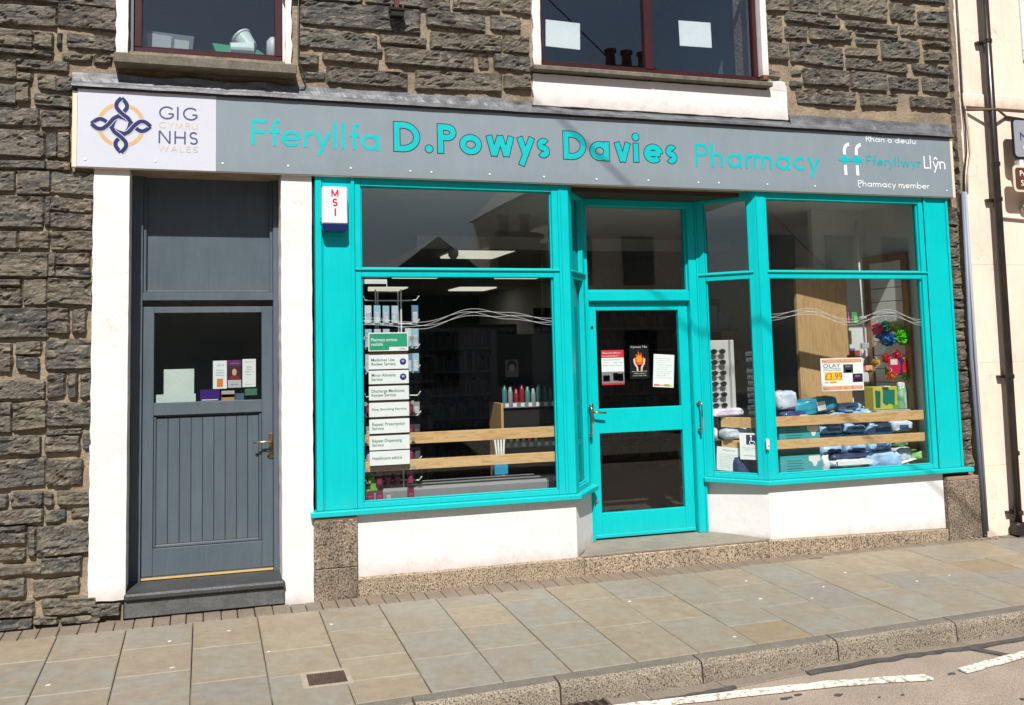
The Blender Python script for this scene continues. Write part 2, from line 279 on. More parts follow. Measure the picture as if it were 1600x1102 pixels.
# ------------------------------------------------------------ mesh helpers
ORG = {}
class MB:
    def __init__(s, T=None): s.v = []; s.f = []; s.T = T
    def add(s, vs, fs):
        o = len(s.v); s.v += [tuple(s.T @ Vector(p)) if s.T else tuple(p) for p in vs]; s.f += [tuple(i+o for i in f) for f in fs]; return s
    def box(s, x0, x1, y0, y1, z0, z1):
        return s.add([(x0,y0,z0),(x1,y0,z0),(x1,y1,z0),(x0,y1,z0),(x0,y0,z1),(x1,y0,z1),(x1,y1,z1),(x0,y1,z1)],
                     [(0,3,2,1),(4,5,6,7),(0,1,5,4),(1,2,6,5),(2,3,7,6),(3,0,4,7)])
    def prism(s, poly, y0, y1):           # polygon in x,z extruded along y
        n = len(poly); return s.add([(p[0],y0,p[1]) for p in poly]+[(p[0],y1,p[1]) for p in poly],
            [tuple(range(n)), tuple(range(2*n-1, n-1, -1))]+[(i, i+n, (i+1)%n+n, (i+1)%n) for i in range(n)])
    def slab(s, poly, z0, z1):            # polygon in x,y extruded along z
        n = len(poly); zz = (lambda z, p: z(p) if callable(z) else z)
        return s.add([(p[0],p[1],zz(z0,p)) for p in poly]+[(p[0],p[1],zz(z1,p)) for p in poly],
            [tuple(range(n-1,-1,-1)), tuple(range(n, 2*n))]+[(i, (i+1)%n, (i+1)%n+n, i+n) for i in range(n)])
    def tube(s, pts, r, n=8):
        pts = [Vector(p) for p in pts]; vs = []; k = len(pts)
        for i, p in enumerate(pts):
            t = (pts[min(i+1,k-1)]-pts[max(i-1,0)]).normalized(); a = t.orthogonal().normalized() if i == 0 else (a0 - a0.dot(t)*t).normalized()
            a0 = a; b = t.cross(a)
            vs += [p + r*(math.cos(2*math.pi*j/n)*a + math.sin(2*math.pi*j/n)*b) for j in range(n)]
        fs = [(i*n+j, i*n+(j+1)%n, (i+1)*n+(j+1)%n, (i+1)*n+j) for i in range(k-1) for j in range(n)]
        fs += [tuple(range(n-1,-1,-1)), tuple((k-1)*n+j for j in range(n))]
        return s.add(vs, fs)
    def lathe(s, c, prof, n=14):          # profile (r, z) about vertical axis at c
        vs = [(c[0]+r*math.cos(2*math.pi*j/n), c[1]+r*math.sin(2*math.pi*j/n), c[2]+z) for r, z in prof for j in range(n)]; k = len(prof)
        return s.add(vs, [(i*n+j, i*n+(j+1)%n, (i+1)*n+(j+1)%n, (i+1)*n+j) for i in range(k-1) for j in range(n)]+[tuple(range(n-1,-1,-1)), tuple((k-1)*n+j for j in range(n))])
    def ribbon(s, pts, w, y, closed=False):
        P = []
        for p in pts:
            q = Vector((p[0], p[1]))
            if not P or (q-P[-1]).length > 1e-5: P.append(q)
        n = len(P); Lp = []; Rp = []
        for i in range(n):
            if closed: a = P[i]-P[i-1]; b = P[(i+1)%n]-P[i]
            else: a = P[i]-P[i-1] if i else P[1]-P[0]; b = P[i+1]-P[i] if i < n-1 else P[-1]-P[-2]
            a = a.normalized(); b = b.normalized(); t = (a+b)
            t = t.normalized() if t.length > 1e-6 else a
            nn = Vector((-t.y, t.x)); k = 1/max(.35, nn.dot(Vector((-a.y, a.x))))
            Lp.append(P[i]+nn*w/2*k); Rp.append(P[i]-nn*w/2*k)
        m_ = n if closed else n-1
        return s.add([(p.x,y,p.y) for p in Lp]+[(p.x,y,p.y) for p in Rp], [(i, n+i, n+(i+1)%n, (i+1)%n) for i in range(m_)])
    def disc(s, x, z, r, y, n=16):
        return s.add([(x+r*math.cos(-2*math.pi*j/n), y, z+r*math.sin(-2*math.pi*j/n)) for j in range(n)], [tuple(range(n))[::-1]])
    def build(s, name, M, parent=None, bevel=0, smooth=False, kind=None, label=None):
        if not s.v: return None
        xs = [min(p[i] for p in s.v) for i in range(3)]; xe = [max(p[i] for p in s.v) for i in range(3)]
        o = Vector(((xs[0]+xe[0])/2, (xs[1]+xe[1])/2, xs[2]))
        me = bpy.data.meshes.new(name); me.from_pydata([tuple(Vector(p)-o) for p in s.v], [], s.f)
        if bevel:
            bm = bmesh.new(); bm.from_mesh(me)
            bmesh.ops.bevel(bm, geom=[e for e in bm.edges if len(e.link_faces) == 2 and e.calc_face_angle(0) > .6], offset=bevel, segments=1, affect='EDGES', profile=.5, clamp_overlap=True)
            bm.to_mesh(me); bm.free()
        if smooth:
            for p in me.polygons: p.use_smooth = True
        me.materials.append(M)
        ob = bpy.data.objects.new(name, me); C.objects.link(ob)
        ORG[ob.name] = o
        if parent: ob.parent = parent; ob.location = o - ORG[parent.name]
        else: ob.location = o
        if kind: ob['kind'] = kind
        if label: ob['label'] = label
        return ob
def thing(name, loc, label, cat, group=None):
    o = bpy.data.objects.new(name, None); C.objects.link(o); o.location = loc; o.empty_display_size = .1; ORG[o.name] = Vector(loc)
    o['label'] = label; o['category'] = cat
    if group: o['group'] = group
    return o
def tag(o, label, cat, group=None):
    o['label'] = label; o['category'] = cat
    if group: o['group'] = group
    return o
def bx(name, a, M, parent=None, bevel=0, T=None, **k): return MB(T).box(*a).build(name, M, parent, bevel, **k)

_fc = {}
def text(s, x, z, w, h, y, M, parent, T=None, name='lettering', bold=0, align='L', d=.0006):
    """flat printed lettering in the default font fitted to width w and height h (either may be None)"""
    cu = bpy.data.curves.new('t', 'FONT'); cu.body = s; cu.size = 1; cu.resolution_u = 3; cu.offset = bold; cu.space_line = .95
    ob = bpy.data.objects.new('t', cu); C.objects.link(ob)
    dg = bpy.context.evaluated_depsgraph_get(); me = bpy.data.meshes.new_from_object(ob.evaluated_get(dg))
    bpy.data.objects.remove(ob); vs = [v.co.copy() for v in me.vertices]; fs = [tuple(p.vertices) for p in me.polygons]; bpy.data.meshes.remove(me)
    if not vs: return
    x0 = min(v.x for v in vs); x1 = max(v.x for v in vs); y0 = min(v.y for v in vs); y1 = max(v.y for v in vs)
    sx = w/(x1-x0) if w else None; sy = h/(y1-y0) if h else None; sx = sx or sy; sy = sy or sx
    ox = {'L': 0, 'C': -(x1-x0)*sx/2, 'R': -(x1-x0)*sx}[align]
    b = MB(T); b.add([(x+ox+(v.x-x0)*sx, y, z+(v.y-y0)*sy) for v in vs], fs)
    return b.build(name, M, parent)

# ------------------------------------------------------------ stroke alphabet for the fascia
def arc(cx, cz, rx, a0, a1, n=14, rz=None):
    rz = rx if rz is None else rz
    return [(cx+rx*math.cos(R(a0+(a1-a0)*i/n)), cz+rz*math.sin(R(a0+(a1-a0)*i/n))) for i in range(n+1)]
def glyph(ch, w, xh=.63, asc=1.06, de=-.3):
    h = w/2; r = xh/2-h; cz = xh/2
    if ch == 'F': return [[(h,0),(h,1)], [(h,1-h),(.5,1-h)], [(h,.53),(.46,.53)]], .56
    if ch == 'f': return [[(.17,0),(.17,asc-.2)]+arc(.17+.15,asc-.19,.15,180,85,8,.19-h), [(0,xh-h),(.34,xh-h)]], .37
    if ch == 'e': return [arc(xh/2,cz,r,2,318,22), [(h,cz),(xh-h,cz)]], xh+.07
    if ch == 'r': return [[(h,0),(h,xh)], arc(h+.2,xh-.24,.2,180,75,8,.24-h)], .33
    if ch == 'y': return [[(h,xh),(.29,.02)], [(.58-h,xh),(.14,de)]], .60
    if ch == 'l': return [[(h,0),(h,asc)]], w+.13
    if ch == 'a': return [arc(xh/2,cz,r,0,360,24), [(xh-h,0),(xh-h,xh)]], xh+.12
    if ch == 'P': return [[(h,0),(h,1)], [(h,1-h),(.3,1-h)]+arc(.3,.725,.275-h,90,-90,12)+[(h,.45+h)]], .62
    if ch == 'R': return [[(h,0),(h,1)], [(h,1-h),(.3,1-h)]+arc(.3,.74,.26-h,90,-90,12)+[(h,.48+h)], [(.28,.5),(.55,0)]], .62
    if ch == 'D': return [[(h,0),(h,1)], [(h,1-h),(.28,1-h)]+arc(.28,.5,.5-h,90,-90,18)+[(h,h)]], .86
    if ch == 'h': return [[(h,0),(h,asc)], arc(.26,xh-.26,.26-h,180,0,12)+[(.52-h,0)]], .63
    if ch == 'n': return [[(h,0),(h,xh)], arc(.26,xh-.26,.26-h,180,0,12)+[(.52-h,0)]], .63
    if ch == 'u': return [[(.52-h,0),(.52-h,xh)], [(h,xh)]+arc(.26,.26,.26-h,180,360,12)], .63
    if ch == 'm': return [[(h,0),(h,xh)], arc(.235,xh-.24,.235-h,180,0,10)+[(.47-h,0)], arc(.705-w,xh-.24,.235-h,180,0,10)+[(.94-w-h,0)]], .94-w+.11
    if ch == 'c': return [arc(xh/2,cz,r,52,308,20)], xh*.86+.05
    if ch == 'o': return [arc(xh/2,cz,r,0,360,24)], xh+.08
    if ch == 'd': return [arc(xh/2,cz,r,0,360,24), [(xh-h,0),(xh-h,asc)]], xh+.12
    if ch == 'b': return [arc(xh/2,cz,r,0,360,24), [(h,0),(h,asc)]], xh+.08
    if ch == 'w': return [[(h,xh),(.25,.0)], [(.25,.0),(.44,xh)], [(.44,xh),(.63,.0)], [(.63,0),(.88-h,xh)]], .91
    if ch == 'v': return [[(h,xh),(.29,.0)], [(.29,0),(.58-h,xh)]], .62
    if ch == 'i': return [[(h,0),(h,xh)], 'dot'], w+.13
    if ch == 's':
        q = (xh-w)/4; return [arc(.2,xh-h-q,.2-h,35,270,12,q)[:-1]+arc(.2,h+q,.2-h,90,-145,12,q)], .46
    if ch == 'L': return [[(h,0),(h,1)], [(h,h),(.46,h)]], .52
    if ch == 'Y': return [[(h,1),(.35,.45)], [(.7-h,1),(.35,.45)], [(.35,.47),(.35,0)]], .74
    if ch == 'E': return [[(h,0),(h,1)], [(h,1-h),(.5,1-h)], [(h,.53),(.46,.53)], [(h,h),(.5,h)]], .6
    if ch == 'G': return [arc(.5,.5,.5-h,40,330,22)+[(.93-h,.43)], [(.6,.43),(.96-h,.43)]], 1.06
    if ch == 'C': return [arc(.5,.5,.5-h,42,318,22)], .92
    if ch == 'I': return [[(h,0),(h,1)]], w+.2
    if ch == 'M': return [[(h,0),(.1,1)], [(.1,1),(.45,.1)], [(.45,.1),(.8,1)], [(.8,1),(.9-h,0)]], 1.02
    if ch == 'N': return [[(h,0),(h,1)], [(h,1),(.78-h,0)], [(.78-h,0),(.78-h,1)]], .94
    if ch == 'H': return [[(h,0),(h,1)], [(.74-h,0),(.74-h,1)], [(h,.52),(.74-h,.52)]], .9
    if ch == 'U': return [[(h,1)]+arc(.36,.36,.36-h,180,360,14)+[(.72-h,1)]], .86
    if ch == 'W': return [[(h,1),(.3,0)], [(.3,0),(.55,1)], [(.55,1),(.8,0)], [(.8,0),(1.1-h,1)]], 1.16
    if ch == 'A': return [[(h,0),(.4,1)], [(.4,1),(.8-h,0)], [(.16,.34),(.64,.34)]], .86
    if ch == 'S':
        q = (1-w)/4; return [arc(.28,1-h-q,.28-h,30,270,12,q)[:-1]+arc(.28,h+q,.28-h,90,-150,12,q)], .66
    if ch == '.': return ['fdot'], w*1.3+.08
    if ch == '^': return [[(.14,xh+.13),(.29,xh+.32)], [(.29,xh+.32),(.44,xh+.13)]], 0
    return [], .3
SY = [0]
def strokes(s, x0, x1, zb, cap, w, y, M, parent, outline=None, name='lettering', gap=0, xh=.63):
    adv = sum(glyph(c, w, xh)[1]+gap for c in s); k = (x1-x0)/(adv-gap-.08)
    for mm, ex, dy in (([(outline, .028, 0)] if outline else []) + [(M, 0, .0007)]):
        b = MB(); x = 0; i = 0
        for c in s:
            g, a = glyph(c, w, xh)
            for st in g:
                i += 1; yy = y-dy-.00006*(i % 9)
                if st == 'dot': b.disc(x0+(x+w/2)*k, zb+(xh+.24)*cap, (w*.68+ex)*cap, yy); continue
                if st == 'fdot': b.disc(x0+(x+w*.7)*k, zb+w*.65*cap, (w*.65+ex)*cap, yy); continue
                closed = len(st) > 5 and abs(st[0][0]-st[-1][0]) < 1e-6 and abs(st[0][1]-st[-1][1]) < 1e-6
                pts = st[:-1] if closed else list(st)
                pp = [(x0+(x+p[0])*k, zb+p[1]*cap) for p in pts]
                if ex and not closed:
                    for e_, f_ in ((0,1), (-1,-2)):
                        a_ = Vector(pp[e_]); d_ = (a_-Vector(pp[f_])).normalized()*ex*cap; pp[e_] = tuple(a_+d_)
                b.ribbon(pp, (w+2*ex)*cap, yy, closed)
            x += a+gap
        b.build(name if mm is M else 'outline', mm, parent)


# ============================================================ SETTING: ground
gz = lambda y: .04*y
bx('ground', (-400, 400, -400, 400, -2.0, -.9), JOINT, kind='structure')
MB().slab([(-60,-6.6),(60,-6.6),(60,-1.2),(-60,-1.2)], -.5, lambda p: -.202 if p[1] > -3 else -.19).build('road', ROAD, kind='structure')
MB().slab([(-60,-14),(60,-14),(60,-6.6),(-60,-6.6)], -.5, -.06).build('far_pavement', PAVE, kind='structure')
pav = MB().slab([(-30,-1.62),(30,-1.55),(30,14),(-30,14)], -.7, lambda p: gz(min(p[1],0))-.0055).build('pavement', JOINT, kind='structure')
KB = lambda x: -1.80 + .042*(x-.13)          # back edge of the kerb
rnd = random.Random(3)
def slabpiece(name, poly, M, par, th=.05, lift=0, bev=.004):
    MB().slab(poly, lambda p: gz(p[1])-th, lambda p: gz(p[1])+lift).build(name, M, par, bevel=bev)
xcol = [-1.673+.4145*k for k in range(-5, 21)]
known = {4: [-.64,-1.16], 5: [-.69,-1.19,-1.48], 6: [-.62,-1.06], 7: [-.73,-1.28], 8: [-.92,-1.32], 9: [-.69,-1.17,-1.50], 10: [-.87,-1.30], 11: [-.49,-.87,-1.27], 12: [-.45,-.99,-1.40],
         13: [-.59,-1.14], 14: [-.68,-1.15], 15: [-.93,-1.37], 16: [-.63,-1.10], 17: [-.74,-1.29], 18: [-1.03], 19: [-.69,-1.11], 20: [-.86,-1.2], 21: [-.60,-.93]}
for k in range(len(xcol)-1):
    a, b = xcol[k]+.0028, xcol[k+1]-.0028
    top = -.235 if a < 3.3 else (-.19 if a < 4 else -.14)
    js = known.get(k) or sorted([-.3-rnd.uniform(.25,.5), -.85-rnd.uniform(.2,.5)], reverse=True)
    ys = [top]+js+[None]
    for i in range(len(ys)-1):
        y1 = ys[i]-.0035
        if ys[i+1] is None: q = [(a, KB(a)+.008), (b, KB(b)+.008), (b, y1), (a, y1)]
        else: q = [(a, ys[i+1]+.0035), (b, ys[i+1]+.0035), (b, y1), (a, y1)]
        lf = rnd.uniform(-.0015,.0015)
        if a < .03 < b or (a < -.25 < b):      # leave a hole for the toby cover
            pass
        slabpiece('paving_slab', q, PAVE, pav, lift=lf)
x = -3.6
while x < 6.6:
    w_ = rnd.uniform(.10,.125); d_ = .0 if x < 3 else .03
    if x > 3.2: w_ = rnd.uniform(.14,.2)
    yb = -.222 if x < 3.3 else (-.18 if x < 4 else -.128); yt = -.035+rnd.uniform(-.006,.006)
    if x < -.25: yt = -.028
    slabpiece('sett', [(x+.003+rnd.uniform(-.002,.002), yb+.004), (x+w_-.003, yb+.004), (x+w_-.003, yt), (x+.003, yt)], SETT, pav, .05, rnd.uniform(-.003,.001)-.003, .004)
    x += w_
# kerb stones (real step of 0.12 m)
for a, b in [(-4.6,-3.1),(-3.1,-1.9),(-1.9,-.6),(-.6,.28),(.28,1.1),(1.1,2.0),(2.0,2.965),(2.965,3.905),(3.905,5.0),(5.0,6.1),(6.1,7.3)]:
    f = lambda x: KB(x)-.115
    kb = MB(); n_ = 8; P = []
    for i in range(n_+1):
        x_ = a+.006+(b-a-.012)*i/n_; jt = rnd.uniform(-.004,.004)
        yb_, yf_ = KB(x_), f(x_)+jt; e_ = .028 if 0 < i < n_ else .04
        zt = gz(yb_)+.001
        P.append([(x_,yb_,zt-.16),(x_,yb_,zt),(x_,yf_+e_,zt-.004),(x_,yf_+e_*.25,zt-.012),(x_,yf_,zt-.034),(x_,yf_-.008,zt-.16)])
    kb.add([p for r_ in P for p in r_], [(i*6+j, i*6+j+1, (i+1)*6+j+1, (i+1)*6+j) for i in range(n_) for j in range(5)]+[tuple(range(6))[::-1], tuple(n_*6+j for j in range(6))])
    o = kb.build('kerb_stone', KERB, pav)
    o.data.materials.append(KERBT)
    for p in o.data.polygons:
        if p.index % 5 == 1 and p.index < n_*5: p.material_index = 1
# gutter slabs beside the kerb
RZ = -.196
def sheet(name, poly, z, M, par, th=.02, bev=0): MB().slab(poly, z-th, z).build(name, M, par, bevel=bev)
road = bpy.data.objects['road']
for q in [[(-1.2,-2.13),(.2,-2.06),(.2,-1.92),(-1.2,-1.98)], [(1.37,-2.0),(1.60,-1.985),(1.60,-1.865),(1.37,-1.875)], [(1.615,-1.985),(2.10,-1.955),(2.07,-1.845),(1.615,-1.865)],
          [(2.11,-1.955),(2.66,-1.90),(2.66,-1.815),(2.085,-1.845)], [(2.675,-1.85),(4.45,-1.80),(4.5,-1.74),(2.675,-1.80)], [(4.46,-1.80),(6.5,-1.68),(6.5,-1.62),(4.5,-1.73)]]:
    sheet('gutter_slab', q, RZ+.004, GUTTER, road, .03, .004)
def rough_strip(name, pts, w, z, M, par, jit=.018, n=5):
    r_ = random.Random(len(pts)*7+int(w*1000)); L_ = []; Q_ = []
    for i in range(len(pts)-1):
        for j in range(n):
            t = j/n; x_ = pts[i][0]*(1-t)+pts[i+1][0]*t; y_ = pts[i][1]*(1-t)+pts[i+1][1]*t
            L_.append((x_, y_-w/2+r_.uniform(-jit,jit))); Q_.append((x_, y_+w/2+r_.uniform(-jit,jit)))
    return MB().slab(L_+Q_[::-1], z-.01, z).build(name, M, par)
rough_strip('tar_patch', [(2.66,-1.905),(3.4,-1.86),(3.95,-1.86),(4.5,-1.84),(6,-1.75)], .045, RZ+.008, TAR, road, .012, 7)
rough_strip('tar_patch', [(1.55,-1.99),(1.8,-1.985),(2.2,-1.955)], .03, RZ+.008, TAR, road, .012, 7)
MB().slab([(3.86,-1.87),(3.92,-1.87),(4.03,-2.06),(3.97,-2.06)], RZ-.01, RZ+.0075).build('tar_patch', TAR, road)
for i in range(30):
    px_, py_ = rnd.uniform(1.6,5.6), rnd.uniform(-2.05,-2.75); n_ = 8; rr = rnd.uniform(.006,.032)
    MB().slab([(px_+rr*1.6*rnd.uniform(.4,1.2)*math.cos(t*6.283/n_), py_+rr*.5*rnd.uniform(.3,1.2)*math.sin(t*6.283/n_)) for t in range(n_)], RZ-.01, RZ+.0045).build('tar_patch', TAR, road)
rough_strip('road_line', [(1.2,-2.0),(1.9,-2.045),(2.66,-2.098),(3.0,-2.15),(3.30,-2.205)], .068, RZ+.012, RPAINT, road, .005, 9)
rough_strip('road_line', [(3.52,-2.18),(4.1,-2.08),(5.5,-1.98),(7,-1.9)], .066, RZ+.012, RPAINT, road, .005, 9)
# storm drain by the kerb
dr = thing('storm_drain', (1.12,-1.93,RZ), 'rusty iron slotted drain grate in the gutter against the kerb', 'drain grate')
bx('frame', (.80,1.36,-1.868,-1.852,RZ-.02,RZ+.012), IRON, dr, .003); bx('frame', (.80,1.36,-2.16,-2.14,RZ-.02,RZ+.012), IRON, dr, .003)
bx('frame', (.80,.825,-2.139,-1.869,RZ-.02,RZ+.012), IRON, dr, .003); bx('frame', (1.345,1.362,-2.139,-1.869,RZ-.02,RZ+.012), IRON, dr, .003)
bx('pit', (.826,1.344,-2.138,-1.87,RZ-.02,RZ+.0045), colr((.01,.01,.01)), dr)
for i in range(10): bx('bar', (.845+i*.05,.868+i*.05,-2.137,-1.871,RZ,RZ+.010), IRON, dr, .003)
# little service cover
cv = thing('service_cover', (-.12,-1.42,gz(-1.42)), 'small rusty ribbed metal cover set in pale concrete in the pavement', 'service cover')
def gs(name, x0,x1,y0,y1,lo,hi,M): MB().slab([(x0,y0),(x1,y0),(x1,y1),(x0,y1)], lambda p: gz(p[1])+lo, lambda p: gz(p[1])+hi).build(name, M, cv, bevel=.001)
gs('surround', -.256,.02,-1.53,-1.31, -.01,.004, mat('pale_concrete',(.36,.30,.23),(.28,.23,.17),.8,scale=12,fine=.2))
gs('cover_plate', -.222,-.01,-1.508,-1.352, .0041,.007, IRON)
for i in range(14): gs('rib', -.219+i*.015,-.213+i*.015,-1.504,-1.356, .0071,.0105, IRON)
# chewing gum spots
for (gx_, gy_) in [(-.98,-.55),(-.62,-.47),(-1.6,-1.05),(-.95,-1.0),(-.40,-.92),(.03,-.55),(2.1,-.72),(3.0,-.95),(3.15,-.55),(3.35,-1.05),(3.6,-.85),(4.0,-.6),(4.35,-.95),(2.4,-1.55),(4.7,-.9)]:
    MB().slab([(gx_+rnd.uniform(.006,.017)*math.cos(a_), gy_+rnd.uniform(.004,.012)*math.sin(a_)) for a_ in [i*6.283/8 for i in range(8)]], lambda p: gz(p[1]), lambda p: gz(p[1])+.0035).build('gum_spot', colr((.62,.6,.55)), pav)
for i in range(7):
    gx_, gy_ = 5.9+rnd.uniform(-.12,.5), rnd.uniform(-.02,-.13)
    MB().lathe((gx_,gy_,gz(gy_)-.004), [(.0,.0),(.012,.006),(.008,.014),(0.001,.016)], 6).build('grit', colr((.3,.26,.2)), pav)

# ============================================================ PHARMACY BUILDING
B = thing('pharmacy_building', (2.2, 0, 0), 'dark slate stone shop building with turquoise shopfront and plum framed upper windows', 'shop building')
wall = MB()
for a in [(-3.2,-1.45,.028,.42,-.3,5.4), (-1.45,-.02,.028,.42,3.07,3.93), (-.02,5.985,.028,.42,3.07,3.96), (5.80,5.985,.028,.42,-.3,3.07), (-1.45,-1.30,.028,.42,3.93,5.4), (-.205,1.80,.028,.42,3.9601,5.4), (-.205,-.0201,.028,.42,3.93,3.96),
          (3.905,5.985,.028,.42,3.9601,5.4), (-1.45,-1.30,.0281,.42,-.3,3.07)]: wall.box(*a)
wall = wall.build('wall', MORTAR, B)
def stone(x0, x1, z0, z1, seed, prot=.026, par=wall, face=.0, M=STONE):
    r_ = random.Random(seed); g_ = .006 if z1 > 3.86 else .0135
    x0 -= g_; x1 += g_; z0 -= g_*.75; z1 += g_*.75
    w_, h_ = x1-x0, z1-z0; nx = max(4, min(30, int(w_/.016))); nz = max(4, min(14, int(h_/.013)))
    tilt = r_.uniform(-.010,.010); ty = r_.uniform(-.008,.006); ph = Vector((r_.uniform(0,99), r_.uniform(0,99), r_.uniform(0,99)))
    cr = min(.022, h_*.2, w_*.25); V = []; F = []
    for j in range(nz+1):
        for i in range(nx+1):
            u, v = i/nx, j/nz; X = x0+w_*u; Z = z0+h_*v+tilt*(u-.5)*2
            # rounded, irregular outline
            ex = min(u, 1-u)*w_; ez = min(v, 1-v)*h_
            if ex < cr and ez < cr:
                dd = math.hypot(cr-ex, cr-ez)
                if dd > cr: X += (dd-cr)*(1 if u < .5 else -1)*.8; Z += (dd-cr)*(1 if v < .5 else -1)*.8
            n1 = noise.noise(Vector((X*9, Z*9, 0))+ph); n2 = noise.noise(Vector((X*26, Z*34, 5))+ph)
            if ex < .002: X += (n1*.014+n2*.006)
            if ez < .002: Z += (n1*.009+n2*.006)
            dome = min(1, min(ex, ez*1.3)/.014)
            q = Vector((X*11+Z*3, Z*32, 1))+ph; pt = noise.voronoi(q)[1][0]
            a_, b_, c_ = (math.sin(pt.x*12.9+pt.y*78.2)*43758 % 1), (math.sin(pt.x*39.3+pt.y*11.1)*24634 % 1), (math.sin(pt.x*73.1+pt.y*52.2)*13758 % 1)
            fac = a_*.020 + (q.x-pt.x)*(b_-.5)*.014 + (q.y-pt.y)*(c_-.35)*.014      # split, tilted facets
            und = .5+.5*noise.noise(Vector((X*5, Z*9, 4))+ph)
            Y = face+.026 - dome*(prot*.45 + ty + fac + .016*und) if dome > 0 else face+.036
            V.append((X, Y, Z))
    for j in range(nz):
        for i in range(nx): a_ = j*(nx+1)+i; F.append((a_, a_+1, a_+nx+2, a_+nx+1))
    return MB().add(V, F).build('stone', M, par)
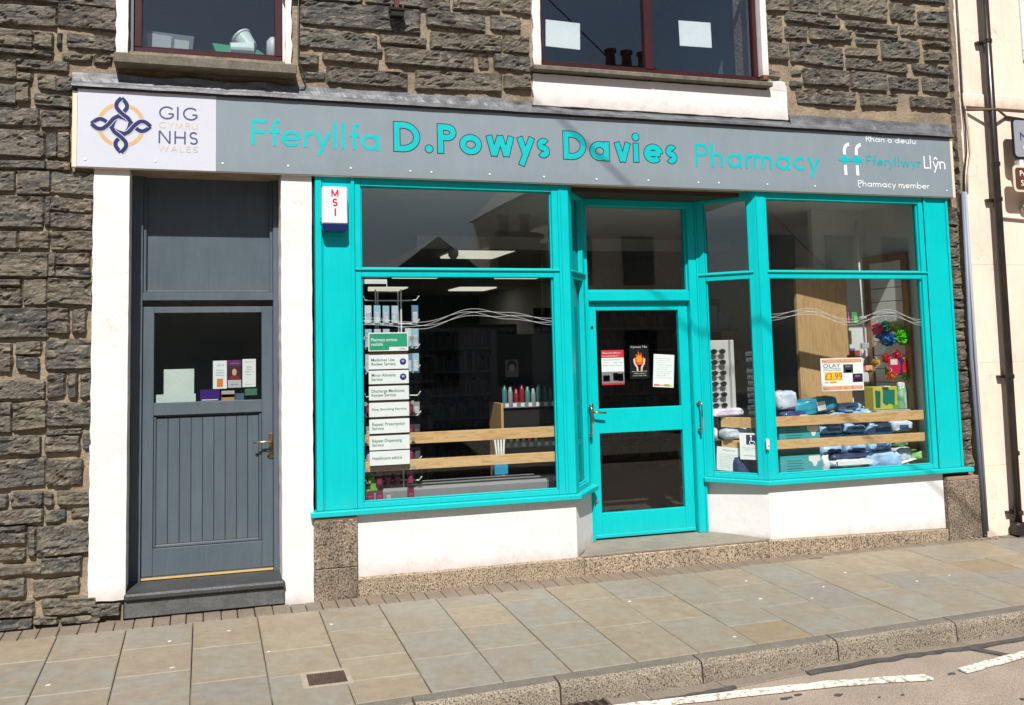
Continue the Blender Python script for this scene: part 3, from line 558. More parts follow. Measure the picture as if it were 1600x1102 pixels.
ST = [(-2.04,-1.38,4.224,4.299),(-2.16,-1.77,4.046,4.195),(-1.77,-1.38,4.059,4.229),(-2.1,-1.92,3.899,4.028),(-1.92,-1.79,3.9,4.017),(-1.77,-1.74,3.914,4.019),(-1.71,-1.38,3.911,4.024),(-2.28,-1.79,3.843,3.886),(-1.73,-1.54,3.823,3.885),(-1.53,-1.41,3.816,3.885),(-2.02,-1.7,3.746,3.813),(-2.16,-2.02,3.67,3.797),(-2.02,-1.93,3.664,3.719),(-1.88,-1.77,3.613,3.711),(-1.77,-1.67,3.607,3.705),(-2.04,-2.02,3.5,3.633),(-2.02,-1.94,3.518,3.651),(-1.9,-1.68,3.492,3.572),(-2.1,-1.88,3.347,3.468),(-1.86,-1.68,3.346,3.463),(-2.04,-1.84,3.137,3.318),(-1.82,-1.76,3.138,3.309),(-1.75,-1.68,3.136,3.306),(-2.1,-1.83,3.049,3.104),(-1.82,-1.67,3.05,3.109),(-2.04,-2.02,2.89,3.024),(-2.0,-1.8,2.876,3.035),(-1.79,-1.52,2.884,3.039),(-2.1,-1.84,2.645,2.86),(-1.82,-1.8,2.648,2.86),(-1.79,-1.53,2.762,2.854),(-1.79,-1.53,2.646,2.746),(-2.28,-2.0,2.502,2.615),(-1.98,-1.8,2.504,2.618),(-1.78,-1.52,2.497,2.622),(-2.04,-1.8,2.314,2.475),(-1.8,-1.76,2.315,2.477),(-1.75,-1.54,2.397,2.473),(-1.75,-1.54,2.31,2.377),(-2.22,-1.97,2.253,2.29),(-2.04,-1.97,2.117,2.234),(-1.95,-1.81,2.121,2.291),(-1.8,-1.52,2.124,2.291),(-2.1,-1.8,1.901,2.098),(-1.8,-1.67,1.926,2.097),(-1.64,-1.56,1.924,2.085),(-2.16,-2.02,1.676,1.865),(-1.99,-1.84,1.787,1.868),(-1.98,-1.85,1.673,1.77),(-1.8,-1.52,1.683,1.881),(-2.04,-1.81,1.495,1.609),(-1.79,-1.69,1.499,1.652),(-1.66,-1.61,1.49,1.649),(-1.58,-1.52,1.493,1.647),(-2.07,-2.01,1.279,1.472),(-2.0,-1.8,1.289,1.467),(-1.79,-1.52,1.3,1.458),(-1.79,-1.58,1.245,1.274),(-2.1,-1.83,1.126,1.243),(-1.8,-1.59,1.129,1.232),(-1.56,-1.51,1.143,1.235),(-2.16,-1.8,0.909,1.084),(-1.79,-1.57,0.909,1.071),(-2.1,-2.03,0.784,0.863),(-2.0,-1.81,0.785,0.87),(-1.8,-1.75,0.781,0.861),(-1.71,-1.52,0.776,0.862),(-2.28,-1.81,0.671,0.755),(-1.79,-1.67,0.672,0.747),(-1.63,-1.52,0.688,0.741),(-2.04,-1.91,0.548,0.659),(-1.89,-1.85,0.455,0.645),(-2.28,-1.91,0.444,0.512),(-1.84,-1.52,0.45,0.647),(-2.22,-1.81,0.345,0.408),(-1.81,-1.57,0.335,0.43),(-2.16,-1.91,0.199,0.308),(-1.85,-1.58,0.19,0.295),(-2.1,-1.86,0.077,0.17),(-1.79,-1.47,0.061,0.161),(-2.04,-1.86,-0.006,0.061),(-1.85,-1.71,0.007,0.054),(-1.68,-1.44,-0.005,0.038),(-0.23,0.38,4.413,4.492),(0.4,1.08,4.425,4.556),(1.1,1.5,4.444,4.61),(1.51,1.76,4.454,4.642),(-0.1,0.84,4.219,4.422),(0.88,1.37,4.283,4.428),(1.41,1.67,4.298,4.427),(-0.11,0.49,4.041,4.193),(0.51,0.88,4.117,4.198),(0.91,1.5,4.112,4.258),(1.51,1.74,4.126,4.274),(0.47,0.53,4.035,4.084),(-0.11,0.04,3.899,3.994),(0.07,0.5,3.945,4.012),(0.55,1.27,3.959,4.103),(1.3,1.39,3.978,4.098),(1.43,1.74,3.982,4.11),(-0.07,0.09,3.8,3.866),(0.1,0.73,3.778,3.912),(0.78,1.5,3.787,3.944),(1.51,1.74,3.832,3.947),(3.98,4.21,4.693,4.868),(4.22,4.52,4.699,4.894),(4.55,4.71,4.709,4.919),(4.72,5.27,4.703,4.954),(5.31,5.58,4.716,4.886),(5.62,5.97,4.72,4.846),(5.31,5.98,4.923,5.015),(3.97,4.13,4.431,4.653),(4.17,4.74,4.6,4.695),(4.8,5.38,4.609,4.68),(4.16,4.39,4.455,4.573),(4.41,4.86,4.465,4.578),(4.91,5.38,4.544,4.589),(4.91,5.14,4.458,4.522),(5.18,5.61,4.351,4.532),(5.41,5.98,4.581,4.693),(5.65,5.96,4.499,4.552),(3.97,4.18,4.249,4.409),(4.2,4.76,4.228,4.422),(4.79,5.14,4.345,4.428),(5.66,5.95,4.362,4.46),(4.79,5.46,4.217,4.326),(5.52,5.93,4.233,4.324),(4.2,4.31,4.126,4.176),(4.32,4.81,4.048,4.204),(4.82,5.22,4.033,4.217),(5.25,5.57,4.058,4.18),(5.62,5.91,4.061,4.204),(4.18,4.31,4.015,4.077),(4.24,4.87,3.868,4.011),(4.92,5.32,3.888,4.009),(5.47,5.93,3.903,4.019),(3.96,4.08,4.086,4.159)]
sd = 0
for x0, x1, z0, z1 in ST:
    sd += 1
    if x0 <= -2.03: x0 = -2.36+.04*(sd % 4)
    if z1-z0 < .02: continue
    stone(x0, x1, z0, z1, sd)
def fill(x0, x1, z0, z1, hmin=.10, hmax=.19, wmin=.22, wmax=.5):
    global sd
    z = z0
    while z < z1-.05:
        h_ = min(rnd.uniform(hmin, hmax), z1-z); x_ = x0
        while x_ < x1-.05:
            w_ = rnd.uniform(wmin, wmax)
            if x1-(x_+w_) < .1: w_ = x1-x_
            sd += 1; stone(x_, x_+w_-.022, z+.01, z+h_-.008, sd); x_ += w_
        z += h_
fill(-3.1, -2.42, .02, 5.3, .14, .24, .3, .45); fill(-2.42, -1.38, 4.33, 5.3, .12, .2, .3, .6)
fill(-.15, 1.74, 4.66, 5.3, .13, .2, .3, .6); fill(3.98, 5.96, 5.06, 5.35, .13, .17, .3, .6)
fill(5.83, 5.93, .60, 3.02, .07, .20, .09, .12); fill(5.85, 5.95, 3.10, 3.62, .08, .16, .09, .12)
fill(-1.5, -1.3, .015, .11, .1, .11, .2, .3)

# --- white rendered pilasters beside the side door
def rough_panel(name, x0, x1, z0, z1, y0, y1, M, par, jl=.006, jr=.004, jb=.006, jt=.003, seed=1):
    r_ = random.Random(seed); n_ = max(4, int((z1-z0)/.06)); m_ = max(3, int((x1-x0)/.06))
    P = [(x0+(x1-x0)*i/m_, z0+r_.uniform(-jb,jb)) for i in range(m_)] + [(x1+r_.uniform(-jr,jr), z0+(z1-z0)*i/n_) for i in range(n_)] + \
        [(x1-(x1-x0)*i/m_, z1+r_.uniform(-jt,jt)) for i in range(m_)] + [(x0+r_.uniform(-jl,jl), z1-(z1-z0)*i/n_) for i in range(n_)]
    return MB().prism(P, y0, y1).build(name, M, par, label=None)
WR2 = WHITE
rough_panel('rendered_pilaster', -1.520, -1.285, .125, 3.075, -.004, .30, WR2, B, .004, .0012, .004, seed=2)
rough_panel('rendered_pilaster', -.243, -.021, -.03, 3.075, -.004, .30, WR2, B, .002, .002, .006, seed=3)
rough_panel('render_band', 1.745, 4.125, 3.708, 3.965, -.008, .03, WR2, B, .012, .006, .003, .002, 4)
rough_panel('render_band', 3.955, 4.12, 3.967, 4.045, -.0065, .03, WR2, B, .004, .01, .0, .012, 5)

# --- side door
sdo = bx('side_door', (-1.205,-.285,.272,.310,.190,.200), GREYD, B)     # drip edge of the leaf, carries its rails
def dpart(n, a, M=GREYD, bev=.003): return bx(n, a, M, sdo, bev)
dpart('stile', (-1.205,-1.128,.266,.31,.2001,2.115)); dpart('stile', (-.366,-.285,.266,.31,.2001,2.115))
dpart('rail', (-1.1279,-.3661,.268,.31,2.070,2.115)); dpart('rail', (-1.1279,-.3661,.268,.31,1.330,1.421)); dpart('rail', (-1.1279,-.3661,.268,.31,.2001,.390))
for i in range(9):
    a = -1.1085+i*.0801; dpart('board', (a+.0015, a+.0787, .290,.308,.414,1.310), GREYD, .003)
dpart('board_backing', (-1.1278,-.3662,.3085,.3098,.3901,1.3299), GREYD, 0)
for a in [(-1.1275,-1.1095,.279,.309,.3902,1.3298), (-.3865,-.3665,.279,.309,.3902,1.3298), (-1.1093,-.3867,.279,.309,.3902,.4135)]: dpart('moulding', a, GREYD, .006)
dpart('pane', (-1.127,-.367,.286,.290,1.4215,2.0695), GLASST, 0)
bx('weather_strip', (-1.204,-.287,.258,.268,.1785,.191), flat('gold_strip', (.62,.44,.17), .35), sdo)
hp = bx('handle_plate', (-.316,-.285,.2575,.2658,.985,1.172), flat('aged_brass',(.30,.2,.09),.45,1), sdo, .006)
MB().tube([(-.301,.258,1.112),(-.301,.222,1.112),(-.310,.216,1.112),(-.43,.214,1.110)], .0085).build('handle', flat('satin_brass',(.55,.42,.22),.3,1), sdo, smooth=True)
MB().tube([(-.301,.258,1.05),(-.301,.235,1.05),(-.318,.232,1.04),(-.335,.232,1.043)], .007).build('keyhole_cover', BLACK, sdo, smooth=True)
MB().tube([(-.302,.257,1.006),(-.302,.2535,1.006)], .006).build('screw', BRASS, sdo)
fr = MB(); fr.box(-1.283,-1.2075,.24,.33,.165,3.075); fr.box(-.283,-.2445,.24,.33,.165,3.075)
fr.box(-1.2074,-.2831,.242,.33,2.160,2.217); fr = fr.build('door_frame', GREYD, B, .003)
bx('transom_panel', (-1.2073,-.2832,.295,.33,2.2172,3.075), GREYD, fr)
for a in [(-1.2072,-1.185,.262,.2949,2.2172,3.07), (-.306,-.2833,.262,.2949,2.2172,3.07), (-1.1849,-.3061,.27,.2949,2.2173,2.235)]: bx('moulding', a, GREYD, fr, .004)
MB().slab([(-1.292,-.052),(-.226,-.052),(-.226,.245),(-1.292,.245)], .118, lambda p: .163 if p[1] < 0 else .178).build('threshold', SLATE, B, .012)
bx('threshold_riser', (-1.290,-.228,-.028,.2,.0,.1175), mat('grey_slate_step',(.11,.115,.115),(.07,.07,.07),.7,scale=5,bump=.3,fine=.2), B, .006)
HALL = flat('hall_grey', (.5,.52,.5), .8); bx('hall_wall', (-1.35,-.2,1.3,1.34,.1,3.2), HALL, B); bx('hall_wall', (-1.41,-1.36,.34,1.6,.1,3.2), HALL, B); bx('hall_wall', (-.19,-.15,.34,1.6,.1,3.2), HALL, B)
bx('hall_ceiling', (-1.42,-.14,.34,1.65,3.2,3.25), ROOMD, B); bx('hall_floor', (-1.42,-.14,.34,1.65,.02,.09), HALL, B)

# --- granite plinth, piers and step
MB().slab([(.29,-.035),(2.06,-.035),(2.06,.3),(.29,.3)], -.1, .130).build('plinth_stone', GRANITE, B, .008)
MB().slab([(2.064,-.035),(3.716,-.035),(3.716,.3),(2.064,.3)], -.1, .126).build('plinth_stone', GRANITE, B, .008)
MB().slab([(3.72,-.035),(5.556,-.035),(5.556,.3),(3.72,.3)], -.1, lambda p: .132-.022*(p[0]-3.72)).build('plinth_stone', GRANITE, B, .008)
bx('granite_pier', (-.021,.291,-.042,.3,-.02,.215), GRANITED, B, .006); bx('granite_pier', (-.021,.291,-.040,.3,.2175,.556), GRANITED, B, .006)
bx('granite_pier', (5.56,5.915,-.05,.3,-.03,.515), GRANITED, B, .01)
PINKB = mat('pink_bed', (.30,.19,.13),(.22,.15,.11), .8, scale=9, fine=.2)
bx('pier_cap', (-.018,.291,-.038,.28,.5561,.5745), PINKB, B, .003); bx('pier_cap', (5.565,5.91,-.046,.28,.5151,.545), PINKB, B, .003)
MB().slab([(2.04,-.022),(3.74,-.022),(3.40,.50),(2.36,.50)], .1262, .148).build('doorstep', CONC, B, .005)

# --- rendered stall risers
def riser(poly, zb, zt, M=WHITE): return MB().slab(poly, zb, zt).build('stall_riser', M, B)
riser([(.294,0),(2.018,0),(2.352,.425),(2.352,.6),(.294,.6)], lambda p: .1302 if p[0] < 2.02 else .1482, .576)
riser([(3.762,0),(5.556,0),(5.556,.6),(3.425,.6),(3.425,.425)], lambda p: .1325 if p[0] < 3.9 else .095, .576)

# --- turquoise joinery
LW = Matrix.Identity(4)
def splay(ax, ay, bx_, by_):
    v = Vector((bx_-ax, by_-ay, 0)); L_ = v.length; v.normalize(); n_ = Vector((-v.y, v.x, 0))
    T = Matrix(((v.x, n_.x, 0, ax), (v.y, n_.y, 0, ay), (0,0,1,0), (0,0,0,1))); return T, L_
def window(name, T, x0, x1, gx0, gx1, side_th=.075, y=0, ztop=3.005, lo=.658):
    """timber shop window: frame carries mouldings and two panes"""
    f = MB(T); f.box(x0,gx0,y,y+side_th,.6201,3.068); f.box(gx1,x1,y,y+side_th,.6201,3.068)
    f.box(gx0+.0005,gx1-.0005,y+.002,y+side_th,.6202,lo); f.box(gx0+.0005,gx1-.0005,y+.002,y+side_th,ztop,3.068)
    f.box(gx0+.0005,gx1-.0005,y+.001,y+side_th,2.318,2.380)
    f = f.build(name, TURQ, B, .003)
    for zz in ((lo, 2.318), (2.380, ztop)):
        for a in [(gx0+.0008,gx0+.012,y+.018,y+.04,zz[0]+.0005,zz[1]-.0005), (gx1-.012,gx1-.0008,y+.018,y+.04,zz[0]+.0005,zz[1]-.0005), (gx0+.0125,gx1-.0125,y+.018,y+.04,zz[0]+.0006,zz[0]+.012)]: bx('glazing_bead', a, TURQ, f, .003, T)
        bx('pane', (gx0+.001,gx1-.001,y+.042,y+.047,zz[0]+.001,zz[1]-.001), GLASST if zz[0] > 2 else GLASS, f, 0, T)
    bx('transom_moulding', (x0+.0,x1,y-.012,y-.0002,2.366,2.383), TURQ, f, .004, T)
    return f
wl = window('shop_window', None, .300, 1.936, .345, 1.884)
wr = window('shop_window', None, 3.850, 5.520, 3.868, 5.468)
TL, LL = splay(2.035, .012, 2.33, .395); TR, LR = splay(3.405, .395, 3.745, .012)
wsl = window('side_window', TL, .02, LL-.01, .085, LL-.075, .06)
wsr = window('side_window', TR, .01, LR-.02, .07, LR-.06, .06)
def pilaster(x0, x1, name='pilaster', mould=(.0, .0), y=-.002):
    p = bx(name, (x0, x1, y, .10, .6202, 3.069), TURQ, B, .003)
    return p
p1 = pilaster(.055, .2985); p2 = pilaster(5.526, 5.785)
for p, xs in ((p1, [(.004,.0535,-.014),(.058,.066,-.008),(.270,.2978,-.016)]), (p2, [(5.5215,5.545,-.012),(5.765,5.79,-.014)])):
    for a, b, y in xs: bx('moulding', (a,b,y,-.0025 if a > .054 and a < 5.78 else .09,.6203,3.068), TURQ, p, .005)
# corner mullions where the windows turn into the doorway
MB().slab([(1.9365,-.004),(2.024,-.004),(2.05,.03),(2.0,.09),(1.9365,.09)], .6202, 3.068).build('corner_post', TURQ, B, .004)
MB().slab([(3.730,.03),(3.756,-.004),(3.8495,-.004),(3.8495,.09),(3.78,.09)], .6202, 3.068).build('corner_post', TURQ, B, .004)
bx('post_bead', (3.757,3.765,-.012,-.0045,.6205,3.06), TURQ, bpy.data.objects['corner_post.001'], .002)
bx('post_bead', (1.955,1.962,-.012,-.0045,.6205,3.06), TURQ, bpy.data.objects['corner_post'], .002)
# sills
MB().slab([(-.042,-.055),(2.045,-.055),(2.372,.345),(2.352,.43),(2.30,.43),(2.0,.1),(-.042,.1)], .580, .619).build('window_sill', TURQ, B, .005)
MB().slab([(3.735,-.055),(5.86,-.055),(5.86,.1),(3.78,.1),(3.47,.43),(3.39,.43),(3.375,.36)], .580, .619).build('window_sill', TURQ, B, .005)
# door frame and shop door
f = MB(); f.box(2.292,2.352,.392,.50,.1485,3.03); f.box(3.322,3.412,.392,.50,.1485,3.03); f.box(2.3525,3.3215,.396,.50,2.152,2.236); f.box(2.3525,3.3215,.394,.50,2.972,3.03)
f = f.build('shop_door_frame', TURQ, B, .004)
bx('pane', (2.353,3.321,.452,.457,2.2365,2.9715), GLASST, f)
for a in [(2.3527,2.366,.42,.449,2.2365,2.9715), (3.308,3.3213,.42,.449,2.2365,2.9715), (2.3665,3.3075,.42,.449,2.2366,2.25)]: bx('glazing_bead', a, TURQ, f, .003)
for a in [(2.2925,2.310,.3795,.3915,.1487,3.03), (2.334,2.3515,.383,.3915,.1487,2.15), (3.3225,3.340,.383,.3915,.1487,2.15), (3.394,3.4115,.3795,.3915,.1487,3.03)]: bx('moulding', a, TURQ, f, .004)
D = MB(); y0, y1 = .436, .478
D.box(2.358,2.438,y0,y1,.160,2.135); D.box(3.226,3.316,y0,y1,.160,2.135); D.box(2.4381,3.2259,y0+.001,y1,2.072,2.135); D.box(2.4381,3.2259,y0+.001,y1,1.030,1.236); D.box(2.4381,3.2259,y0+.001,y1,.160,.366)
D = D.build('shop_door', TURQ, B, .003)
bx('pane', (2.439,3.225,.455,.460,.367,1.029), GLASS, D); bx('pane', (2.439,3.225,.455,.460,1.237,2.071), GLASS, D)
bx('weather_bar', (2.36,3.314,.425,.4355,.162,.192), TURQ, D, .004)
bx('door_shadow_gap', (2.3526,3.3214,.436,.50,2.1355,2.1515), TURQ, f)
MB().box(2.362,2.388,.428,.4355,1.125,1.285).build('lock_plate', BRASS, D, .008)
MB().tube([(2.376,.43,1.215),(2.376,.385,1.215),(2.386,.378,1.214),(2.475,.376,1.205)], .0085).build('lever_handle', BRASS, D, smooth=True)
for hx, hy, par in ((2.3225,.379,f), (3.357,.379,f)):
    MB().tube([(hx,hy,1.262),(hx,hy-.045,1.262),(hx,hy-.052,1.25),(hx,hy-.052,1.04),(hx,hy-.045,1.028),(hx,hy,1.028)], .0085, 10).build('pull_handle', STEEL, par, smooth=True)
    for z in (1.262,1.028): MB().tube([(hx,hy,z),(hx,hy-.007,z)], .019, 12).build('rose', STEEL, par, .001)
for z in (1.93,.47): MB().tube([(2.395,.4355,z),(2.395,.430,z)], .013, 10).build('lock', STEEL, D)
# header soffit over the recessed doorway
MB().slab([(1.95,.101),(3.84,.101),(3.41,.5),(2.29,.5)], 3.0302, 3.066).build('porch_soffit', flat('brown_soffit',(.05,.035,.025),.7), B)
hd = bx('fascia_header', (-.02,5.80,.10,.25,3.0685,3.45), ROOMD, B)
bx('fascia_back', (-1.60,5.80,-.02,.0275,3.0765,3.60), ROOMD, B)
# --- lead flashing over the fascia, one dressed sheet after another
lx = [-1.665,-.62,-.13,.62,1.02,1.72,2.62,3.55,4.13,5.02,5.85]
for i in range(len(lx)-1):
    a, b = lx[i], lx[i+1]; n_ = max(4, int((b-a)/.025)); P = []; r_ = random.Random(i+50)
    top = 3.737 if b <= 1.73 else (3.69 if b < 4.2 else 3.755)
    for k in range(n_+1):
        x_ = a+(b-a)*k/n_ + (.006 if k == n_ else 0); wv = noise.noise(Vector((x_*4, 3, i)))*.018; yv = noise.noise(Vector((x_*9, 9, 1)))*.014; y2 = noise.noise(Vector((x_*17, 2, 1)))*.012
        dy = -.0015*(i % 2)
        P += [(x_,.027,top+wv+.006),(x_,-.016+dy,top+wv),(x_,-.022+yv+dy,top-.035+wv*.5),(x_,-.038+y2+dy,3.668+.3*wv),(x_,-.066+dy,3.648+wv*.4),(x_,-.070+dy,3.627+wv*.2),(x_,-.06,3.627+wv*.2)]
    MB().add(P, [(k*7+j, (k+1)*7+j, (k+1)*7+j+1, k*7+j+1) for k in range(n_) for j in range(6)]).build('lead_sheet', LEAD, B)
MB().slab([(-1.66,-.062),(5.85,-.062),(5.85,.02),(-1.66,.02)], 3.617, 3.626).build('flashing_board', flat('dark_board',(.02,.02,.022),.7), B)

# --- upper windows
def upwin(x0, x1, z0, fw, panes, y, zt=5.1):
    f = MB(); f.box(x0,x0+fw,y,y+.06,z0+fw,zt); f.box(x1-fw,x1,y,y+.06,z0+fw,zt); f.box(x0,x1,y,y+.06,z0,z0+fw-.0003); f.box(x0,x1,y,y+.06,zt+.0003,zt+fw)
    edges = [x0+fw]+[e for p in panes for e in p]+[x1-fw]
    for a, b in panes: f.box(a,b,y-.004,y+.058,z0+fw+.0003,zt-.0003)
    f = f.build('upper_window', MAROON, B, .005)
    for i in range(0, len(edges)-1, 2):
        bx('pane', (edges[i]+.001,edges[i+1]-.001,y+.028,y+.033,z0+fw+.001,zt-.001), GLASSU, f)
        bx('glazing_bead', (edges[i]+.001,edges[i+1]-.001,y+.010,y+.0275,z0+fw,z0+fw+.012), MAROON, f, .004)
    return f
u1 = upwin(-1.272, -.222, 3.925, .056, [], .075); u2 = upwin(1.835, 3.895, 4.052, .040, [(2.795,2.868)], .055)
rough_panel('reveal_band', -1.385, -1.305, 3.868, 5.2, -.002, .2, WHITE, B, .006, .002, .001, seed=8); rough_panel('reveal_band', -.206, -.160, 3.868, 5.2, -.002, .2, WHITE, B, .002, .006, .001, seed=9)
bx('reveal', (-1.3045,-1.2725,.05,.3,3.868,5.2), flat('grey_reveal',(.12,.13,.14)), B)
bx('reveal', (-.2215,-.2065,.05,.3,3.868,5.2), WHITE, B)
MB().slab([(3.8955,.10),(3.898,.0),(3.905,-.005),(3.955,-.005),(3.965,.03),(3.965,.2),(3.8955,.2)], 4.10, 5.2).build('reveal_band', WHITE, B)
bx('rotten_block', (3.90,3.95,-.01,.1,4.052,4.099), mat('rotten_wood',(.22,.10,.04),(.10,.05,.02),.9,scale=20), B, .006)
rough_panel('reveal_band', 1.765, 1.83, 4.04, 5.2, .0, .2, WHITE, B, .01, .002, .001, seed=10)
MB().slab([(-1.388,-.130),(-.134,-.130),(-.134,.25),(-1.388,.25)], 3.790, lambda p: 3.866 if p[1] < 0 else 3.9245).build('stone_sill', SILLST, B, .008)
MB().slab([(1.735,-.075),(2.80,-.075),(2.80,.25),(1.735,.25)], 3.978, lambda p: 4.018 if p[1] < 0 else 4.0505).build('stone_sill', SILLST, B, .006)
MB().slab([(2.803,-.073),(3.945,-.073),(3.945,.25),(2.803,.25)], 3.978, lambda p: 4.018 if p[1] < 0 else 4.0505).build('stone_sill', SILLST, B, .006)
for a, b, zz in ((-1.45,-.05,3.86),(1.7,4.0,4.0)):
    R_ = MB(); R_.box(a,b,3.2,3.25,zz,5.4); R_.box(a-.05,a,.421,3.2,zz,5.4); R_.box(b,b+.05,.421,3.2,zz,5.4); R_.box(a,b,.421,3.2,5.4,5.45); R_.box(a,b,.421,3.2,zz-.05,zz); R_.build('upstairs_room', flat('room_blue',(.13,.17,.21),.8), B)
bx('roof_slab', (-3.2,5.985,.028,9,5.46,5.6), SLATE, B)

# --- shop interior
def shell(n, a, M): return bx(n, a, M, B)
shell('shop_floor', (-.15,5.9,.6,14.2,.05,.14), flat('floor',(.045,.04,.036),.4)); shell('shop_ceiling', (-.15,5.9,.26,14.2,3.075,3.12), CEIL)
shell('shop_wall', (-.15,-.05,.10,14.2,.141,3.0745), ROOMW); shell('shop_wall', (5.60,5.66,.10,14.2,.141,3.0745), ROOMW); shell('shop_wall', (-.05,5.6,14.1,14.2,.141,3.0745), ROOMG)
shell('ceiling_beam', (1.55,5.6,3.3,3.45,2.93,3.0745), CEIL)
MB().lathe((1.95,3.2,2.80), [(.03,.13),(.06,.1),(.06,.04),(.03,0)], 12).build('ceiling_sensor', CEIL, B)
shell('beam_end', (-.05,.62,2.6,3.3,2.2,3.0745), ROOMG)
shell('shop_wall', (-.05,1.35,5.4,5.5,.141,3.0745), ROOMG)
for (x0,x1,ya,yb) in [(2.40,3.16,4.5,5.5),(2.4,3.2,8.0,8.9),(4.3,5.1,8.0,8.9),(2.4,3.2,11.2,12.1),(4.3,5.1,11.2,12.1)]: bx('ceiling_light_panel', (x0,x1,ya,yb,3.05,3.0745), LAMP, B)
shell('display_deck', (.30,1.95,.10,.58,.5765,.60), flat('deck_grey',(.13,.13,.135),.6)); shell('display_deck', (3.75,5.55,.10,.60,.5765,.60), flat('deck_grey',(.13,.13,.135),.6))
bx('display_step', (.34,1.86,.15,.50,.6005,.725), flat('deck_step_grey',(.19,.19,.195),.6), B, .02)
# partition with tall oak end panel and framed slat panel in the right-hand window
shell('partition', (4.98,5.5995,.86,.92,.141,3.0745), ROOMW)
MB().slab([(4.58,.61),(5.22,.70),(5.215,.735),(4.575,.645)], .60, 2.474).build('oak_end_panel', OAK, B, .002)
sp = bx('slat_panel', (5.580,5.5992,.31,.83,.66,2.60), flat('slat_backing',(.20,.20,.20)), B)
for z in [1.00,1.11,1.24,1.37,1.50,1.63,1.76,1.89,2.02,2.15,2.28,2.41]: bx('slat', (5.568,5.5798,.356,.784,z,z+.122), flat('slat_white',(.72,.73,.70)), sp, .002)
FRM = wood_mat('frame_wood', (.34,.19,.085), (.25,.13,.055), (4,9,1.2), False)
for a in [(5.553,5.5798,.285,.355,.66,2.60),(5.553,5.5798,.785,.85,.66,2.60),(5.553,5.5798,.3555,.7845,2.535,2.60)]: bx('frame', a, FRM, sp, .002)
for x0, x1, wn in ((.352,1.893,wl), (3.92,5.512,wr)):
    for z0, z1 in ((1.058,1.142),(.866,.942)):
        bx('pine_rail', (x0,x1,.085,.105,z0-(.008 if x0 > 3 else 0),z1-(.008 if x0 > 3 else 0)), PINE, wn, .002)
for z0, z1 in ((1.040,1.128),(.850,.930)): bx('pine_rail', (.12,LR-.03,.11,.13,z0,z1), PINE, wsr, .002, TR)

# ============================================================ FASCIA SIGN
sg = thing('fascia_sign', (2.1,-.042,3.07), 'long grey fascia with turquoise Fferyllfa D.Powys Davies Pharmacy lettering and white NHS panel', 'shop sign')
bx('white_panel', (-1.624,-.7015,-.042,-.036,3.069,3.6155), SIGNW, sg, .0008)
g1 = bx('grey_panel', (-.7005,2.10,-.042,-.036,3.069,3.6155), SIGNG, sg, .0008); g2 = bx('grey_panel', (2.1005,5.828,-.042,-.036,3.069,3.6155), SIGNG, sg, .0008)
bx('backing_board', (-1.658,5.857,-.0355,-.0202,3.062,3.60), CREAMB, sg, .002)
bx('edge_strip', (-1.656,-1.6245,-.046,-.0356,3.064,3.575), CREAMB, sg, .002); bx('edge_strip', (5.8285,5.857,-.046,-.0356,3.064,3.60), CREAMB, sg, .002)
Y = -.0426
strokes('Fferyllfa', -.459, .499, 3.270, .192, .135, Y, AQUA, sg)
strokes('D.Powys', .595, 1.858, 3.272, .226, .195, Y, AQUA, sg, BLACK, gap=.05, xh=.68); strokes('Davies', 1.980, 2.995, 3.269, .226, .195, Y, AQUA, sg, BLACK, gap=.05, xh=.68)
strokes('Pharmacy', 3.168, 4.396, 3.255, .196, .135, Y, AQUA, sg)
strokes('Rhan o deulu', 4.899, 5.446, 3.546, .053, .13, Y, WVIN, sg); strokes('Pharmacy member', 4.788, 5.562, 3.137, .056, .12, Y, WVIN, sg)
strokes('Fferyllwyr', 4.890, 5.478, 3.331, .088, .15, Y, flat('faded_aqua',(.02,.36,.39),.4), sg); strokes('Ll^yn', 5.520, 5.767, 3.325, .115, .10, Y, WVIN, sg)
for fx in (4.665, 4.790):
    b = MB(); b.ribbon([(fx,3.39),(fx,3.44)]+arc(fx+.058,3.455,.058,180,95,8), .030, Y-.0009); b.ribbon([(fx+.004,3.235),(fx+.002,3.325)], .030, Y-.0009); b.build('ff_emblem', WVIN, sg)
    b = MB(); b.ribbon([(fx,3.325),(fx,3.418)], .034, Y-.0012); b.ribbon([(fx-.054,3.373),(fx+.054,3.372)], .030, Y-.0015); b.disc(fx-.054,3.373,.014,Y-.0017,10); b.disc(fx+.054,3.372,.014,Y-.0018,10); b.build('ff_emblem', AQUA, sg)
G2 = flat('gold_text', (.62,.47,.36), .5); N2 = flat('navy_text', (.065,.07,.19), .5)
strokes('GIG', -1.092,-.824, 3.428, .095, .12, Y, N2, sg, gap=.05); strokes('CYMRU', -1.092,-.824, 3.364, .045, .11, Y, G2, sg, gap=.12)
strokes('NHS', -1.094,-.824, 3.254, .092, .12, Y, N2, sg, gap=.06); strokes('WALES', -1.094,-.824, 3.197, .042, .11, Y, G2, sg, gap=.12)
cx_, cz_ = -1.340, 3.371
b = MB()
for a in (45,135,225,315): b.ribbon([(cx_+.146*math.cos(R(a+t)), cz_+.146*math.sin(R(a+t))) for t in range(-32,33,4)], .026, Y-.0004)
b.build('emblem_ring', GOLD, sg)
strand = [(-.062,-.030),(-.050,.030),(-.012,.072),(.020,.098),(.040,.130),(.030,.162),(0,.193),(-.030,.162),(-.036,.128),(-.014,.098),(.018,.070),(.045,.052),(.062,.02)]
